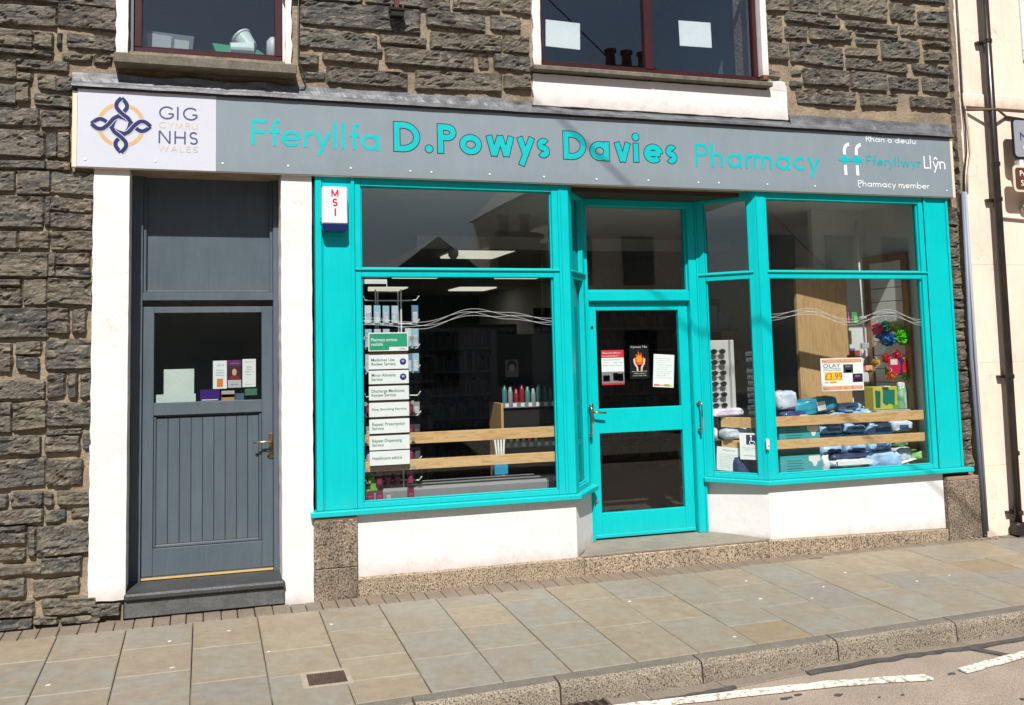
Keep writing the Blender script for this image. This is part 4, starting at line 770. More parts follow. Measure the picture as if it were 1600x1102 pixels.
for k in range(4):
    ca, sa = math.cos(R(-90*k)), math.sin(R(-90*k)); tr = lambda p: (cx_+p[0]*ca-p[1]*sa, cz_+p[0]*sa+p[1]*ca)
    P = [tr(p) for p in strand]; sc_ = 1.0
    def chaik(q, n=3):
        for _ in range(n): q = [q[0]]+[tuple(a*(1-t)+b_*t for a, b_ in zip(q[i], q[i+1])) for i in range(len(q)-1) for t in (.25,.75)]+[q[-1]]
        return q
    h1, h2 = chaik(P[:7]), chaik(P[6:])
    MB().ribbon(h1, .037, Y-.0006-.0001*k).build('emblem_outline', SIGNW, sg); MB().ribbon(h1, .028, Y-.0010-.0001*k).build('emblem_strand', NAVY, sg)
    MB().ribbon(h2[3:-3], .037, Y-.0015-.0001*k).build('emblem_outline', SIGNW, sg); MB().ribbon(h2, .028, Y-.0020-.0001*k).build('emblem_strand', NAVY, sg)
for sx_, sz_ in [(-1.571,3.12),(-1.112,3.125),(-.656,3.127),(-.194,3.127),(.267,3.128),(.722,3.123),(.887,3.121),(1.355,3.121),(1.809,3.117),(2.263,3.114),(2.727,3.12),(3.19,3.117),(3.385,3.121),(3.859,3.125),(4.337,3.124),(4.805,3.128),(5.282,3.137),(5.76,3.128)]:
    MB().tube([(sx_,-.0421,sz_),(sx_,-.0465,sz_)], .0075, 8).build('screw_cap', WVIN, sg, .001)

# alarm box
al = thing('alarm_box', (.14,-.05,2.65), 'white and navy burglar alarm box with red letters on the left turquoise pilaster', 'alarm box')
bx('cover', (.048,.232,-.095,-.0165,2.700,2.975), flat('alarm_white',(.78,.76,.78),.3), al, .008)
MB().prism([(.046,2.699),(.046,2.665),(.062,2.645),(.218,2.645),(.234,2.665),(.234,2.699)], -.09, -.0165).build('strobe_lens', flat('alarm_navy',(.01,.018,.09),.2), al, .004)
RED = flat('alarm_red', (.62,.01,.04), .4)
for s_, z_, h_ in (('M',2.900,.052),('S',2.828,.058),('I',2.758,.056)): strokes(s_, .112 if s_ == 'M' else (.119 if s_ == 'S' else .1345), .170 if s_ == 'M' else (.163 if s_ == 'S' else .1475), z_, h_, .2, -.0957, RED, al) if s_ != 'I' else bx('lettering', (.1355,.1475,-.0967,-.0957,z_,z_+h_), RED, al)
bx('red_line', (.088,.0895,-.0962,-.0952,2.712,2.968), RED, al); bx('red_line', (.190,.1915,-.0962,-.0952,2.712,2.968), RED, al); bx('red_line', (.0896,.1899,-.0962,-.0952,2.966,2.9675), RED, al)
for x_ in (.043,.237): MB().tube([(x_,-.03,2.742),(x_,-.045,2.742)], .007, 8).build('bolt', STEEL, al)

# ============================================================ NEIGHBOUR, PIPES, CABLES
nb = thing('cream_building', (7.5,-.02,0), 'cream rendered building adjoining the shop on the right', 'building')
rough_panel('wall', 5.985, 9.5, -.15, 5.6, -.035, .5, CREAM, nb, .006, .0, .0, seed=21)
nb_w = bpy.data.objects['wall.001']
for z in (.62,1.55,2.45): bx('render_joint', (6.0,9.4,-.0362,-.0352,z,z+.0025), flat('joint_shade',(.60,.47,.34)), nb_w)
MB().slab([(5.99,-.037),(9.4,-.037),(9.4,-.0355),(5.99,-.0355)], 3.99, 4.0).build('render_joint', flat('joint_shade',(.60,.47,.34)), nb_w)
bx('string_course', (5.992,9.4,-.055,-.0355,3.925,4.06), CREAM, nb_w, .015)
wn = bx('sash_window', (6.77,7.8,-.06,-.0355,4.42,4.52), flat('sash_white',(.75,.76,.78)), nb, .008)
bx('pane', (6.83,7.8,-.045,-.0358,4.5205,5.6), colr((.02,.03,.05)), wn); bx('stile', (6.77,6.8295,-.058,-.0355,4.5205,5.6), flat('sash_white',(.75,.76,.78)), wn, .004); bx('lower_pane', (6.79,7.8,-.05,-.0358,3.98,4.4195), colr((.02,.03,.05)), wn)
rough_panel('corner_mortar', 5.935, 5.984, .0, 5.4, -.030, .05, MORTARG, nb, .01, .0, .0, seed=23)
pp = thing('drainpipe', (6.26,-.1,0), 'tall black cast iron drainpipe on the cream wall', 'drainpipe')
MB().tube([(6.278,-.11,5.5),(6.268,-.11,3.2),(6.262,-.11,1.4),(6.25,-.11,.02)], .036, 14).build('pipe', PIPEB, pp, smooth=True)
for z in (4.55,3.38,3.05,1.42,.73,.2):
    MB().tube([(6.262+.003*z,-.11,z-.02),(6.262+.003*z,-.11,z+.02)], .042, 14).build('collar', PIPEB, pp, .003)
    if z not in (3.38,.73): bx('bracket', (6.185+.003*z,6.30,-.08,-.0352,z-.014,z+.010), PIPEB, pp, .002)
bx('shoe', (6.20,6.31,-.16,-.06,-.01,.12), PIPEB, pp, .02)
gp = thing('conduit_pipe', (5.92,-.06,0), 'thin blue-grey conduit pipe running up the joint between the two buildings', 'conduit')
MB().tube([(5.935,-.055,3.12),(5.905,-.055,1.6),(5.930,-.055,.05)], .017, 10).build('pipe', PIPEG, gp, smooth=True)
MB().tube([(5.965,-.05,3.12),(5.958,-.05,1.6),(5.960,-.05,.05)], .014, 10).build('pipe', flat('pale_conduit',(.30,.32,.36)), gp, smooth=True)
for x_, M_, s_, l_ in ((5.985, CABLE, 0, 'black cable looping down the corner above the conduit pipe'), (6.005, flat('cream_cable',(.62,.54,.42)), 1, 'cream painted cable running up the edge of the cream wall')):
    o = MB().tube([(x_+.03,-.05,5.4),(x_+.02,-.05,4.4),(x_+.012,-.052,4.0),(x_+.02+.02*s_,-.06,3.72),(x_+.015+.03*s_,-.06,3.5),(x_-.02+.02*s_,-.055,3.3),(x_-.04+.02*s_,-.055,3.1)], .007, 7).build('cable', M_, smooth=True); tag(o, l_, 'cable')
o = MB().tube([(6.02,-.05,3.895),(6.3,-.15,3.89),(6.5,-.05,3.86),(7.5,-.05,3.78)], .012, 8).build('cable', flat('brown_cable',(.12,.075,.04)), smooth=True); tag(o, 'brown cable crossing the cream wall behind the black drainpipe', 'cable')
o = MB().tube([(6.33,-.05,2.90),(7.2,-.05,2.85)], .012, 8).build('cable', flat('cream_cable',(.62,.54,.42)), smooth=True); tag(o, 'cream cable on the cream wall below the brown sign', 'cable')
tc_ = thing('cable_bundle', (6.75,-.06,2.95), 'coiled cream cable bundle on the cream wall under the brown sign', 'cable bundle')
for i in range(4): MB().tube([(6.70+.1*math.cos(t)*(1 if i % 2 else .9), -.05-.012*i, 2.97+.012*i+.03*math.sin(t)) for t in [k*.45 for k in range(15)]], .012, 6).build('coil', flat('cream_cable',(.62,.54,.42)), tc_, smooth=True)
o = MB().tube([(-.108,-.012,5.3),(-.110,-.012,3.93),(-.092,-.02,3.87),(-.062,-.02,3.80),(-.060,-.02,3.74),(-.075,-.02,3.715),(-.12,-.018,3.70)], .006, 7).build('cable', CABLE, smooth=True)
tag(o, 'thin black cable hanging down the stone beside the left upper window', 'cable')
rb = thing('iron_bracket', (.634,-.04,4.35), 'rusty red iron bracket fixed to the stone wall between the upper windows', 'bracket')
MB().box(.618,.652,-.05,-.015,4.385,5.1).build('strap', RUST, rb, .003); bx('plate', (.576,.692,-.085,-.005,4.362,4.38), BLACK, rb, .002); bx('block', (.582,.686,-.075,-.004,4.318,4.361), BLACK, rb, .004)
bx('lug', (.582,.596,-.07,-.04,4.3805,4.41), IRON, rb, .002); bx('lug', (.672,.686,-.07,-.04,4.3805,4.41), IRON, rb, .002)

o = MB().tube([Vector(p)+Vector(d)*7.0 for p in ((.6,-.04,4.78),(1.95,-.04,3.60),(2.55,-.04,3.07),(4.5,-.04,1.35),(12,-.04,-5.2))], .010, 8).build('overhead_cable', CABLE, smooth=True)
tag(o, 'overhead telephone cable above the street, seen only by its faint diagonal shadow on the fascia', 'cable')

# two wall signs at the right edge
def rrect(x0, x1, z0, z1, r, n=5):
    return arc(x1-r,z0+r,r,-90,0,n)+arc(x1-r,z1-r,r,0,90,n)+arc(x0+r,z1-r,r,90,180,n)+arc(x0+r,z0+r,r,180,270,n)
s1 = thing('direction_sign', (6.8,-.17,3.4), 'pale grey rectangular direction sign with black border and letter M', 'sign')
MB().prism(rrect(6.425,7.35,3.425,3.815,.05), -.172, -.165).build('border', BLACK, s1); MB().prism(rrect(6.447,7.33,3.447,3.793,.035), -.175, -.1722).build('face', flat('sign_pale',(.30,.31,.36),.35), s1)
text('M', 6.517, 3.60, None, .078, -.1757, BLACK, s1)
MB().ribbon([(6.548,3.525),(6.565,3.565),(6.575,3.525),(6.59,3.57),(6.6,3.53),(6.62,3.58)], .012, -.1757).build('white_mark', WVIN, s1)
bx('post', (6.75,6.81,-.164,-.105,-.15,3.80), flat('galvanised',(.3,.3,.3),.5,.6), s1)
s2 = thing('tourist_sign', (6.8,-.17,3.1), 'brown sign with white border and lettering under the pale direction sign', 'sign')
MB().prism(rrect(6.400,7.30,3.115,3.365,.045), -.176, -.169).build('border', flat('sign_cream',(.62,.58,.46)), s2); MB().prism(rrect(6.425,7.28,3.138,3.342,.03), -.179, -.1762).build('face', flat('sign_brown',(.11,.045,.018),.4), s2)
text('Pw', 6.477, 3.262, None, .052, -.1797, WVIN, s2, bold=.005); text('St', 6.485, 3.172, None, .055, -.1797, WVIN, s2, bold=.005)
bx('clip', (6.50,6.545,-.168,-.11,3.3655,3.42), WVIN, s2)

# ============================================================ WINDOW STICKERS, POSTERS
WT = flat('plate_white', (.72,.74,.74), .35); GRN = flat('service_green', (.02,.30,.17), .4); GT = flat('text_green', (.03,.16,.09), .5)
ws = thing('services_sign', (.55,.05,.86), 'column of white pharmacy service plates under a green header inside the left window', 'window sign')
pl = [(1.757,1.905,'Pharmacy services\navailable'),(1.622,1.738,'Medicines Use\nReview Service'),(1.512,1.620,'Minor Ailments\nService'),(1.392,1.504,'Discharge Medicines\nReview Service'),(1.268,1.381,'Stop Smoking Service'),(1.145,1.258,'Repeat Prescription\nService'),(1.023,1.136,'Repeat Dispensing\nService'),(.910,1.022,'Healthcare advice')]
bx('backing_strip', (.405,.705,.062,.066,.875,1.9), flat('clear_plastic_dark',(.05,.035,.02),.2), ws)
for i, (z0, z1, t_) in enumerate(pl):
    p = bx('service_plate', (.402,.708,.054,.0615,z0+.004,z1-.004), WT, ws, .0015)
    if i == 0:
        bx('green_print', (.410,.700,.0534,.0538,z0+.036,z1-.012), GRN, p); bx('green_print', (.410,.560,.0534,.0538,z0+.012,z0+.0355), GRN, p)
        text(t_, .422, z0+.045, .20, .058, .0526, WT, p, bold=.01); text('CYMRU', .64, z0+.014, .045, .012, .0526, GT, p)
    else:
        ln = max(len(q) for q in t_.split('\n')); two = '\n' in t_
        text(t_, .422, (z0+z1)/2-(.026 if two else .010), .0132*ln, .054 if two else .023, .0534, GT, p, bold=.012)
    if i in (1,2): MB().disc(.664,(z0+z1)/2,.025,.0532,16).build('badge', NAVY, p); MB().disc(.664,(z0+z1)/2+.004,.012,.0529,5).build('badge_star', flat('pale_blue',(.3,.35,.6)), p)
for x_ in (.375,.735):
    for z_ in (.885,1.10+.3*0,1.37,1.86): MB().tube([(x_,.049,z_),(x_,.060,z_)], .016, 12).build('suction_cup', flat('cup_clear',(.25,.25,.24),.15), ws, .002)

def swirl(pts, label):
    o = thing('swirl_decal', (pts[0][0],.05,2.0), label, 'window decal')
    for k in range(4):
        P = []
        n_ = 44
        for i in range(n_+1):
            t = i/n_; f_ = t*(len(pts)-1); j = min(int(f_), len(pts)-2); u = f_-j; u2_ = (1-math.cos(u*math.pi))/2
            P.append((pts[j][0]*(1-u)+pts[j+1][0]*u, pts[j][1]*(1-u2_)+pts[j+1][1]*u2_ + .026*math.sin(t*6.2+k*1.55)))
        MB().ribbon(P, .0026, .0407-.0002*k).build('white_line', flat('line_white',(.5,.51,.51),.4), o)
swirl([(.36,1.99),(.80,1.95),(1.22,2.05),(1.50,2.02),(1.88,1.97)], 'wavy white line decal across the left shop window')
swirl([(3.875,1.985),(4.27,2.035),(4.70,1.935),(5.10,2.02),(5.462,1.925)], 'wavy white line decal across the right shop window')

def card(name, x0, x1, z0, z1, y, label, cat, M=PAPER, rot=0, T=None, parts=(), th=.0012):
    T = T or Matrix.Identity(4); cxx, czz = (x0+x1)/2, (z0+z1)/2
    T2 = T @ Matrix.Translation((cxx,y,czz)) @ Matrix.Rotation(R(rot), 4, 'Y')
    w_, h_ = (x1-x0)/2, (z1-z0)/2
    root = bx(name, (-w_,w_,0,th,-h_,h_), M, None, 0, T2); tag(root, label, cat)
    for p in parts:
        if p[0] == 'r': _, a, b, c, d_, mm = p; bx('print', (-w_+a*2*w_,-w_+b*2*w_,-.0005,-.0001,-h_+c*2*h_,-h_+d_*2*h_), mm, root, 0, T2)
        else: _, a, c, ww, hh, s_, mm = p; text(s_, -w_+a*2*w_, -h_+c*2*h_, ww*2*w_, hh*2*h_, -.0008, mm, root, T2)
    return root
DK = colr((.04,.04,.045)); ORG_ = colr((.72,.22,.03)); YEL = colr((.75,.55,.05)); PR = colr((.6,.02,.03)); WPR = colr((.7,.7,.68))
yg = .0475
card('price_poster', 4.372, 4.811, 1.337, 1.622, yg+.001, 'white and orange price poster reading OLAY on the right window', 'poster', PAPER, 0, None,
     [('r',.035,.965,.86,.965,ORG_),('t',.06,.875,.88,.075,'CYNNYRCH YR WYTHNOS',WPR),('r',.035,.965,.035,.145,ORG_),('t',.06,.05,.88,.08,'PRODUCT OF THE WEEK',WPR),
      ('t',.06,.715,.40,.115,'OLAY',DK),('t',.06,.665,.40,.035,'ANTI WRINKLE',DK),('t',.06,.61,.40,.035,'DAY/NIGHT CREAM',DK),('r',.08,.50,.315,.58,YEL),('t',.09,.345,.40,.20,'£3.99',PR),('t',.08,.24,.10,.04,'RRP',DK),('r',.20,.36,.235,.295,YEL),('t',.21,.245,.13,.04,'£9.99',DK),
      ('r',.53,.76,.54,.80,DK),('t',.58,.72,.13,.035,'OLAY',WPR),('r',.58,.71,.56,.64,YEL),('r',.74,.98,.25,.51,colr((.045,.015,.05))),('t',.80,.42,.12,.035,'OLAY',WPR),('r',.79,.93,.29,.33,colr((.3,.1,.3)))])
yd = .4612
card('notice', 2.487, 2.697, 1.435, 1.732, yd, 'red and white notice with photo strip, left of three on the shop door glass', 'notice', PAPER, 0, None,
     [('r',0,1,.78,1,colr((.62,.03,.05))),('t',.05,.88,.8,.07,'Mae pob diferyn',WPR),('t',.05,.80,.72,.06,'yn werthfawr!',WPR),('t',.05,.70,.8,.035,'Neuadd Dwyfor',DK),('t',.05,.62,.3,.035,'Dydd Mawrth',PR),('t',.55,.62,.38,.035,'13:00 - 15:45',DK),('t',.05,.54,.86,.035,'Every drop counts',DK),
      ('r',0,1,.05,.38,colr((.25,.22,.24))),('r',.05,.35,.10,.28,colr((.02,.02,.03))),('r',.5,.72,.12,.34,colr((.55,.55,.57))),('r',.72,.95,.10,.32,colr((.05,.03,.03))),('r',0,1,0,.05,PR)])
card('poster', 2.752, 2.936, 1.480, 1.772, yd, 'black poster with orange flames in pale hands, middle of the shop door glass', 'poster', colr((.006,.006,.006)), 0, None,
     [('t',.08,.90,.84,.07,'Cynnau Tân',WPR),('t',.1,.20,.8,.03,'DATHLU A CHREU GYDA',WPR),('t',.2,.14,.6,.03,'PAWB YN EIN BRO',WPR),('t',.15,.08,.7,.025,'CROESO CYNNES I BAWB',WPR)])
fl = bpy.data.objects['poster']
for i, (sc1, c_) in enumerate([(1,(.75,.10,.01)),(.62,(.85,.35,.03))]):
    MB().prism([(2.844+sc1*a, 1.655+sc1*b) for a, b in [(-.02,-.055),(.02,-.055),(.045,-.02),(.04,.02),(.028,.0),(.022,.055),(.008,.02),(-.008,.07),(-.014,.02),(-.032,.045),(-.028,.005),(-.045,.015),(-.04,-.025)]], yd-.0008-.0003*i, yd-.0005-.0003*i).build('flame', colr(c_), fl)
for s_ in (-1,1): MB().ribbon([(2.844+s_*.018,1.545),(2.844+s_*.022,1.58),(2.844+s_*.045,1.615),(2.844+s_*.05,1.655)], .016, yd-.0014).build('hand', colr((.7,.5,.38)), fl)
lines = [('t',.12+.05*(i % 2),.86-.065*i,.72-.12*((i*7) % 3),.022,'opening hours and notes',DK) for i in range(10)]
card('notice', 2.976, 3.176, 1.400, 1.685, yd, 'tilted white typed notice with coloured bottom edge, right of three on the door glass', 'notice', PAPER, 4, None,
     lines+[('r',.04,.3,.03,.09,colr((.6,.2,.1))),('r',.3,.55,.03,.08,colr((.7,.5,.1))),('r',.55,.8,.03,.10,colr((.3,.4,.1))),('r',.8,.96,.03,.08,colr((.7,.6,.1)))])
# upper window sheets
card('paper_sheet', 1.912, 2.218, 4.232, 4.458, .094, 'blank pale sheet of paper in the left half of the right upper window', 'paper', PAPER, 1.5)
card('paper_sheet', 3.147, 3.460, 4.338, 4.562, .094, 'blank pale sheet of paper in the right half of the right upper window', 'paper', PAPER, -1)
# side door leaflets (standing on the inner glass ledge)
bx('glass_ledge', (-1.12,-.375,.3101,.42,1.380,1.415), GREYD, sdo)
card('blank_card', -1.062,-.850, 1.42,1.660, .335, 'blank greenish white card standing in the side door window', 'card', colr((.58,.66,.60)))
card('paper_strip', -1.119,-.838, 1.4155,1.478, .325, 'low white paper strip lying in front of the blank card', 'paper', colr((.58,.66,.60)))
lf = [('leaflet',-.716,-.616,1.507,1.715,'white Welsh leaflet with orange square in the side door window',PAPER,[('r',.28,.72,.06,.36,ORG_),('t',.3,.82,.5,.04,'GIG NHS',DK),('t',.25,.64,.5,.05,'Canu',colr((.05,.25,.4))),('t',.22,.55,.56,.05,'ar Bawb',colr((.05,.25,.4))),('t',.2,.46,.6,.05,'Dewisiadau',colr((.05,.25,.4)))]),
      ('leaflet',-.610,-.512,1.512,1.717,'purple leaflet with a portrait photo in the side door window',colr((.5,.47,.5)),[('r',0,1,.80,1,colr((.13,.02,.12))),('t',.2,.87,.6,.03,'Gofal iechyd',WPR),('r',.0,1,.28,.80,colr((.06,.02,.03))),('t',.2,.10,.6,.03,'GIG',DK)]),
      ('leaflet',-.503,-.405,1.514,1.723,'white leaflet with green text in the side door window',PAPER,[('t',.2,.88,.6,.03,'GIG NHS',DK),('t',.3,.70,.4,.045,'Gwna',GT),('t',.3,.61,.4,.045,'Ganol',GT),('t',.2,.52,.6,.045,'Dydd dy',GT),('t',.32,.43,.36,.045,'hun',GT),('t',.2,.08,.6,.03,'Cymru',DK)])]
for n_, a, b_, c_, d_, l_, mm, ps in lf: card(n_, a, b_, c_, d_, .345, l_, 'leaflet', mm, 0, None, ps)
pm = bpy.data.objects['leaflet.001']
MB().prism([(-.561+.040*math.cos(t), 1.620+.050*math.sin(t)) for t in [i*6.283/14 for i in range(14)]], .3441,.3444).build('portrait_hair', colr((.05,.02,.015)), pm)
MB().prism([(-.562+.017*math.cos(t), 1.627+.026*math.sin(t)) for t in [i*6.283/14 for i in range(14)]], .3435,.3438).build('portrait_face', colr((.6,.36,.27)), pm)
MB().prism([(-.606,1.572),(-.516,1.572),(-.53,1.595),(-.55,1.603),(-.574,1.603),(-.594,1.595)], .3429,.3432).build('portrait_coat', colr((.20,.02,.03)), pm)
hold = thing('leaflet_holder', (-.56,.36,1.416), 'clear holder stacked with green and orange leaflets under the three leaflets', 'leaflet holder')
for a, b_, c_, M_ in [(-.655,-.56,1.44,colr((.45,.42,.33))),(-.655,-.56,1.4165,colr((.5,.25,.12))),(-.555,-.49,1.4165,colr((.08,.12,.2))),(-.485,-.395,1.45,colr((.06,.17,.10)))]: bx('leaflet_stack', (a,b_,.35,.39,c_,c_+.05), M_, hold, .002)
bx('tray', (-.66,-.39,.34,.40,1.4155,1.4163), flat('clear',(.3,.3,.32),.2), hold)
o = bx('purple_card', (-.808,-.668,.326,.329,1.4165,1.502), colr((.045,.01,.16)), None, .001); tag(o, 'purple card on the ledge of the side door window', 'card')
bx('print', (-.795,-.68,.3255,.3259,1.425,1.432), WPR, o)
# upstairs left window contents
bk = thing('bathroom_frame', (-1.0,.35,3.98), 'leaning grey framed two panel board behind the left upper window', 'board')
MB().prism([(-1.20,3.99),(-.88,3.975),(-.86,4.165),(-1.22,4.185)], .30,.32).build('board', colr((.10,.12,.14)), bk); MB().prism([(-1.19,4.0),(-1.03,3.995),(-1.02,4.15),(-1.195,4.165)], .292,.2995).build('panel', colr((.30,.33,.34)), bk); MB().prism([(-1.005,3.995),(-.90,3.99),(-.895,4.125),(-1.0,4.13)], .292,.2995).build('panel', colr((.33,.36,.36)), bk)
bx('ledge', (-1.27,-.225,.14,.6,3.95,3.9805), colr((.3,.3,.3)), u1)
o = MB().lathe((0,0,0), [(.058,0),(.075,.11),(.083,.112),(.083,.125),(.07,.125)], 18).build('plastic_tub', colr((.55,.62,.58)), smooth=False); o.location = (-.45,.21,4.075); o.rotation_euler = (R(-20),R(-35),0); tag(o, 'tilted pale plastic tub on top of the green tray in the left upper window', 'tub')
o = MB().lathe((0,0,0), [(.045,0),(.055,.16),(.06,.165),(.06,.17)], 16).build('plastic_beaker', colr((.55,.62,.58))); o.location = (-.60,.165,4.045); o.rotation_euler = (0,R(88),R(5)); tag(o, 'pale plastic beaker lying on its side in the left upper window', 'beaker')
o = MB().prism([(-.73,4.10),(-.40,4.075),(-.33,4.03),(-.36,3.985),(-.69,3.99),(-.71,4.05)], .22,.27).build('green_tray', colr((.03,.28,.13)), None, .004); tag(o, 'bright green plastic tray in the left upper window', 'tray')
o = MB().lathe((-.285,.19,3.983), [(.03,0),(.05,.01),(.045,.15),(.02,.18)], 12).build('white_jug', colr((.5,.52,.52)), smooth=True); tag(o, 'white jug at the right corner of the left upper window', 'jug')

# splay window notices (right return)
G = .048
card('accessibility_sticker', .295, .470, .778, 1.003, G+.0, 'white sticker with blue wheelchair symbol on the narrow splayed window', 'sticker', PAPER, 0, TR, [('r',.32,.82,.56,.93,colr((.01,.015,.10))),('t',.12,.42,.7,.03,'Mynediad ac allanfa',DK),('t',.2,.35,.5,.03,'i gadeiriau',DK),('t',.16,.12,.62,.05,'ff Fferyllwyr',DK)])
a_ = bpy.data.objects['accessibility_sticker']
b = MB(TR); b.disc(.392,.975,.009,G-.0012,10); b.ribbon([(.392,.962),(.394,.935),(.418,.932),(.428,.908),(.436,.910)], .007, G-.0012); b.ribbon(arc(.397,.922,.018,120,330,12), .006, G-.0016); b.build('wheelchair_symbol', WVIN, a_)
card('notice_letter', .075, .285, .665, .870, .10, 'white letter with printed paragraphs standing in the foot of the splayed window', 'letter', PAPER, 3, TR, [('t',.25,.82,.5,.08,'ff Fferyllwyr Llyn',GT)]+[('t',.12,.66-.075*i,.75,.03,'lines of printed notice text here for readers'[:44-(i % 3)*5],DK) for i in range(8)])
db = thing('door_bell', (3.74,-.01,.92), 'small white door bell push on the turquoise corner post', 'bell push')
bx('case', (3.742,3.768,-.035,-.013,.875,.965), WVIN, db, .005); bx('button', (3.749,3.761,-.039,-.0352,.90,.915), colr((.3,.3,.32)), db, .002)

# ============================================================ STOCK IN THE WINDOWS
def pillow(name, x0, x1, y0, y1, z0, z1, M, seed=0, label=None, cat=None, group=None, rot=0, tilt=0, band=None):
    r_ = random.Random(seed*13+5); nx, nz = 10, 6; V = []; F = []; cxx, cyy = (x0+x1)/2, (y0+y1)/2; hx, hy, hz = (x1-x0)/2, (y1-y0)/2, (z1-z0)
    ph = Vector((seed*3.1,0,0)); n_ = 40; m_ = 16
    for j in range(m_+1):
        ph_ = -math.pi/2+math.pi*j/m_
        for i in range(n_):
            th = 2*math.pi*i/n_; c, s_ = math.cos(th), math.sin(th); e = lambda v, p: math.copysign(abs(v)**p, v)
            X = hx*e(math.cos(ph_),.35)*e(c,.45); Yv = hy*e(math.cos(ph_),.35)*e(s_,.45); Z = hz/2*e(math.sin(ph_),.6)
            k = 1+.22*noise.noise(Vector((X*26,Yv*26,Z*40))+ph)+.12*noise.noise(Vector((X*60,Yv*60,Z*80))+ph); V.append((X*(1+.02*r_.uniform(-1,1)), Yv*k, Z*k+hz/2))
    F = [(j*n_+i, j*n_+(i+1)%n_, (j+1)*n_+(i+1)%n_, (j+1)*n_+i) for j in range(m_) for i in range(n_)]
    T = Matrix.Translation((cxx,cyy,z0)) @ Matrix.Rotation(R(rot),4,'Z') @ Matrix.Rotation(R(tilt),4,'Y')
    o = MB(T).add(V, F).build(name, M, smooth=True)
    if label: tag(o, label, cat or 'packet', group)
    if band:
        bm_, f0, f1, g0, g1 = band; x_a, x_b, z_a, z_b = -hx+2*hx*f0, -hx+2*hx*f1, hz*g0, hz*g1; nn_ = 6
        P = [(x_a+(x_b-x_a)*i/nn_, -hy*1.06-.004, z_a+(z_b-z_a)*j) for i in range(nn_+1) for j in (0,1)]+[(x_a+(x_b-x_a)*i/nn_, -hy*.9, z_a+(z_b-z_a)*j) for i in range(nn_+1) for j in (0,1)]
        k_ = (nn_+1)*2; MB(T).add(P, [(i*2, (i+1)*2, (i+1)*2+1, i*2+1) for i in range(nn_)]+[(i*2+1, (i+1)*2+1, k_+(i+1)*2+1, k_+i*2+1) for i in range(nn_)]+[(i*2, k_+i*2, k_+(i+1)*2, (i+1)*2) for i in range(nn_)]).build('label', bm_, o)
    return o
LB = mat('blue_film', (.22,.42,.68), (.40,.56,.76), .25, scale=14, bump=1, bscale=22); TB = mat('teal_film', (.02,.22,.33), (.04,.36,.50), .25, scale=8, bump=.6, bscale=22)
NB_ = mat('navy_film', (.02,.035,.10), (.05,.08,.2), .25, scale=8, bump=.6, bscale=22); WF = mat('white_film', (.62,.65,.68), (.42,.48,.6), .25, scale=9, bump=.7, bscale=22); LIL = mat('lilac_film', (.55,.45,.62), (.7,.68,.75), .25, scale=9, bump=.7, bscale=22)
gp_ = 'incontinence pad packs piled in the right window'
for i, (a, b_, c_, d_, l_) in enumerate([(4.47,4.70,.945,1.035,'upper light blue pack left of three behind the pine rails'),(4.72,4.955,.945,1.035,'upper light blue pack middle of three behind the pine rails'),(4.97,5.25,.90,1.035,'tall light blue pack at the right end of the pile behind the pine rails'),
                                  (4.46,4.71,.85,.945,'lower light blue pack left of pile between the two pine rails'),(4.72,4.965,.85,.945,'lower light blue pack middle of pile between the two pine rails'),(4.47,4.70,.76,.85,'light blue pack just below the lower rail, left'),(4.72,4.955,.76,.85,'light blue pack just below the lower rail, middle'),(4.97,5.23,.77,.90,'light blue pack just below the lower rail, right')]):
    pillow('pad_pack', a, b_, .20,.42, c_, d_, LB, i, l_, 'pad pack', gp_, band=(colr((.05,.12,.35)),.25,.8,.35,.62))
pillow('pad_pack', 4.46,4.73,.16,.40,1.036,1.14, LB, 31, 'light blue pack lying on top of the pile under the teal pack', 'pad pack', gp_, tilt=3); pillow('pad_pack', 4.75,5.02,.18,.42,1.036,1.155, LB, 32, 'light blue pack on top of the pile right of the teal pack', 'pad pack', gp_)
pillow('pad_pack', 4.90,5.27,.13,.40,.602,.775, LB, 33, 'big crumpled light blue pack at the foot of the right window', 'pad pack', gp_, rot=-6)
pillow('pad_pack', 4.50,4.93,.12,.36,.602,.66, NB_, 34, 'navy pack at the very bottom of the right window', 'pad pack', gp_, band=(WPR,.1,.7,.3,.7)); pillow('pad_pack', 4.50,4.93,.12,.36,.66,.735, WF, 35, 'white pack between two navy packs at the foot of the right window', 'pad pack', gp_, band=(WPR,.1,.95,.3,.8)); pillow('pad_pack', 4.50,4.91,.13,.36,.735,.785, NB_, 36, 'navy pack on the white pack at the foot of the right window', 'pad pack', gp_)
pillow('pad_pack', 4.20,4.64,.16,.34,1.135,1.265, TB, 37, 'teal blue pack lying tilted on top of the pile', 'pad pack', gp_, rot=-8, tilt=-8, band=(WPR,.50,.68,.2,.8))
pillow('pad_pack', 4.02,4.22,.16,.34,1.18,1.34, WF, 38, 'white and blue pack at the left end of the top of the pile', 'pad pack', gp_, rot=-6); pillow('pad_pack', 4.04,4.30,.14,.32,1.06,1.17, NB_, 39, 'dark blue pack under the white pack at the left of the window', 'pad pack', gp_, band=(WPR,.6,.9,.2,.7))
TBX = flat('teal_carton', (.06,.34,.36), .4)
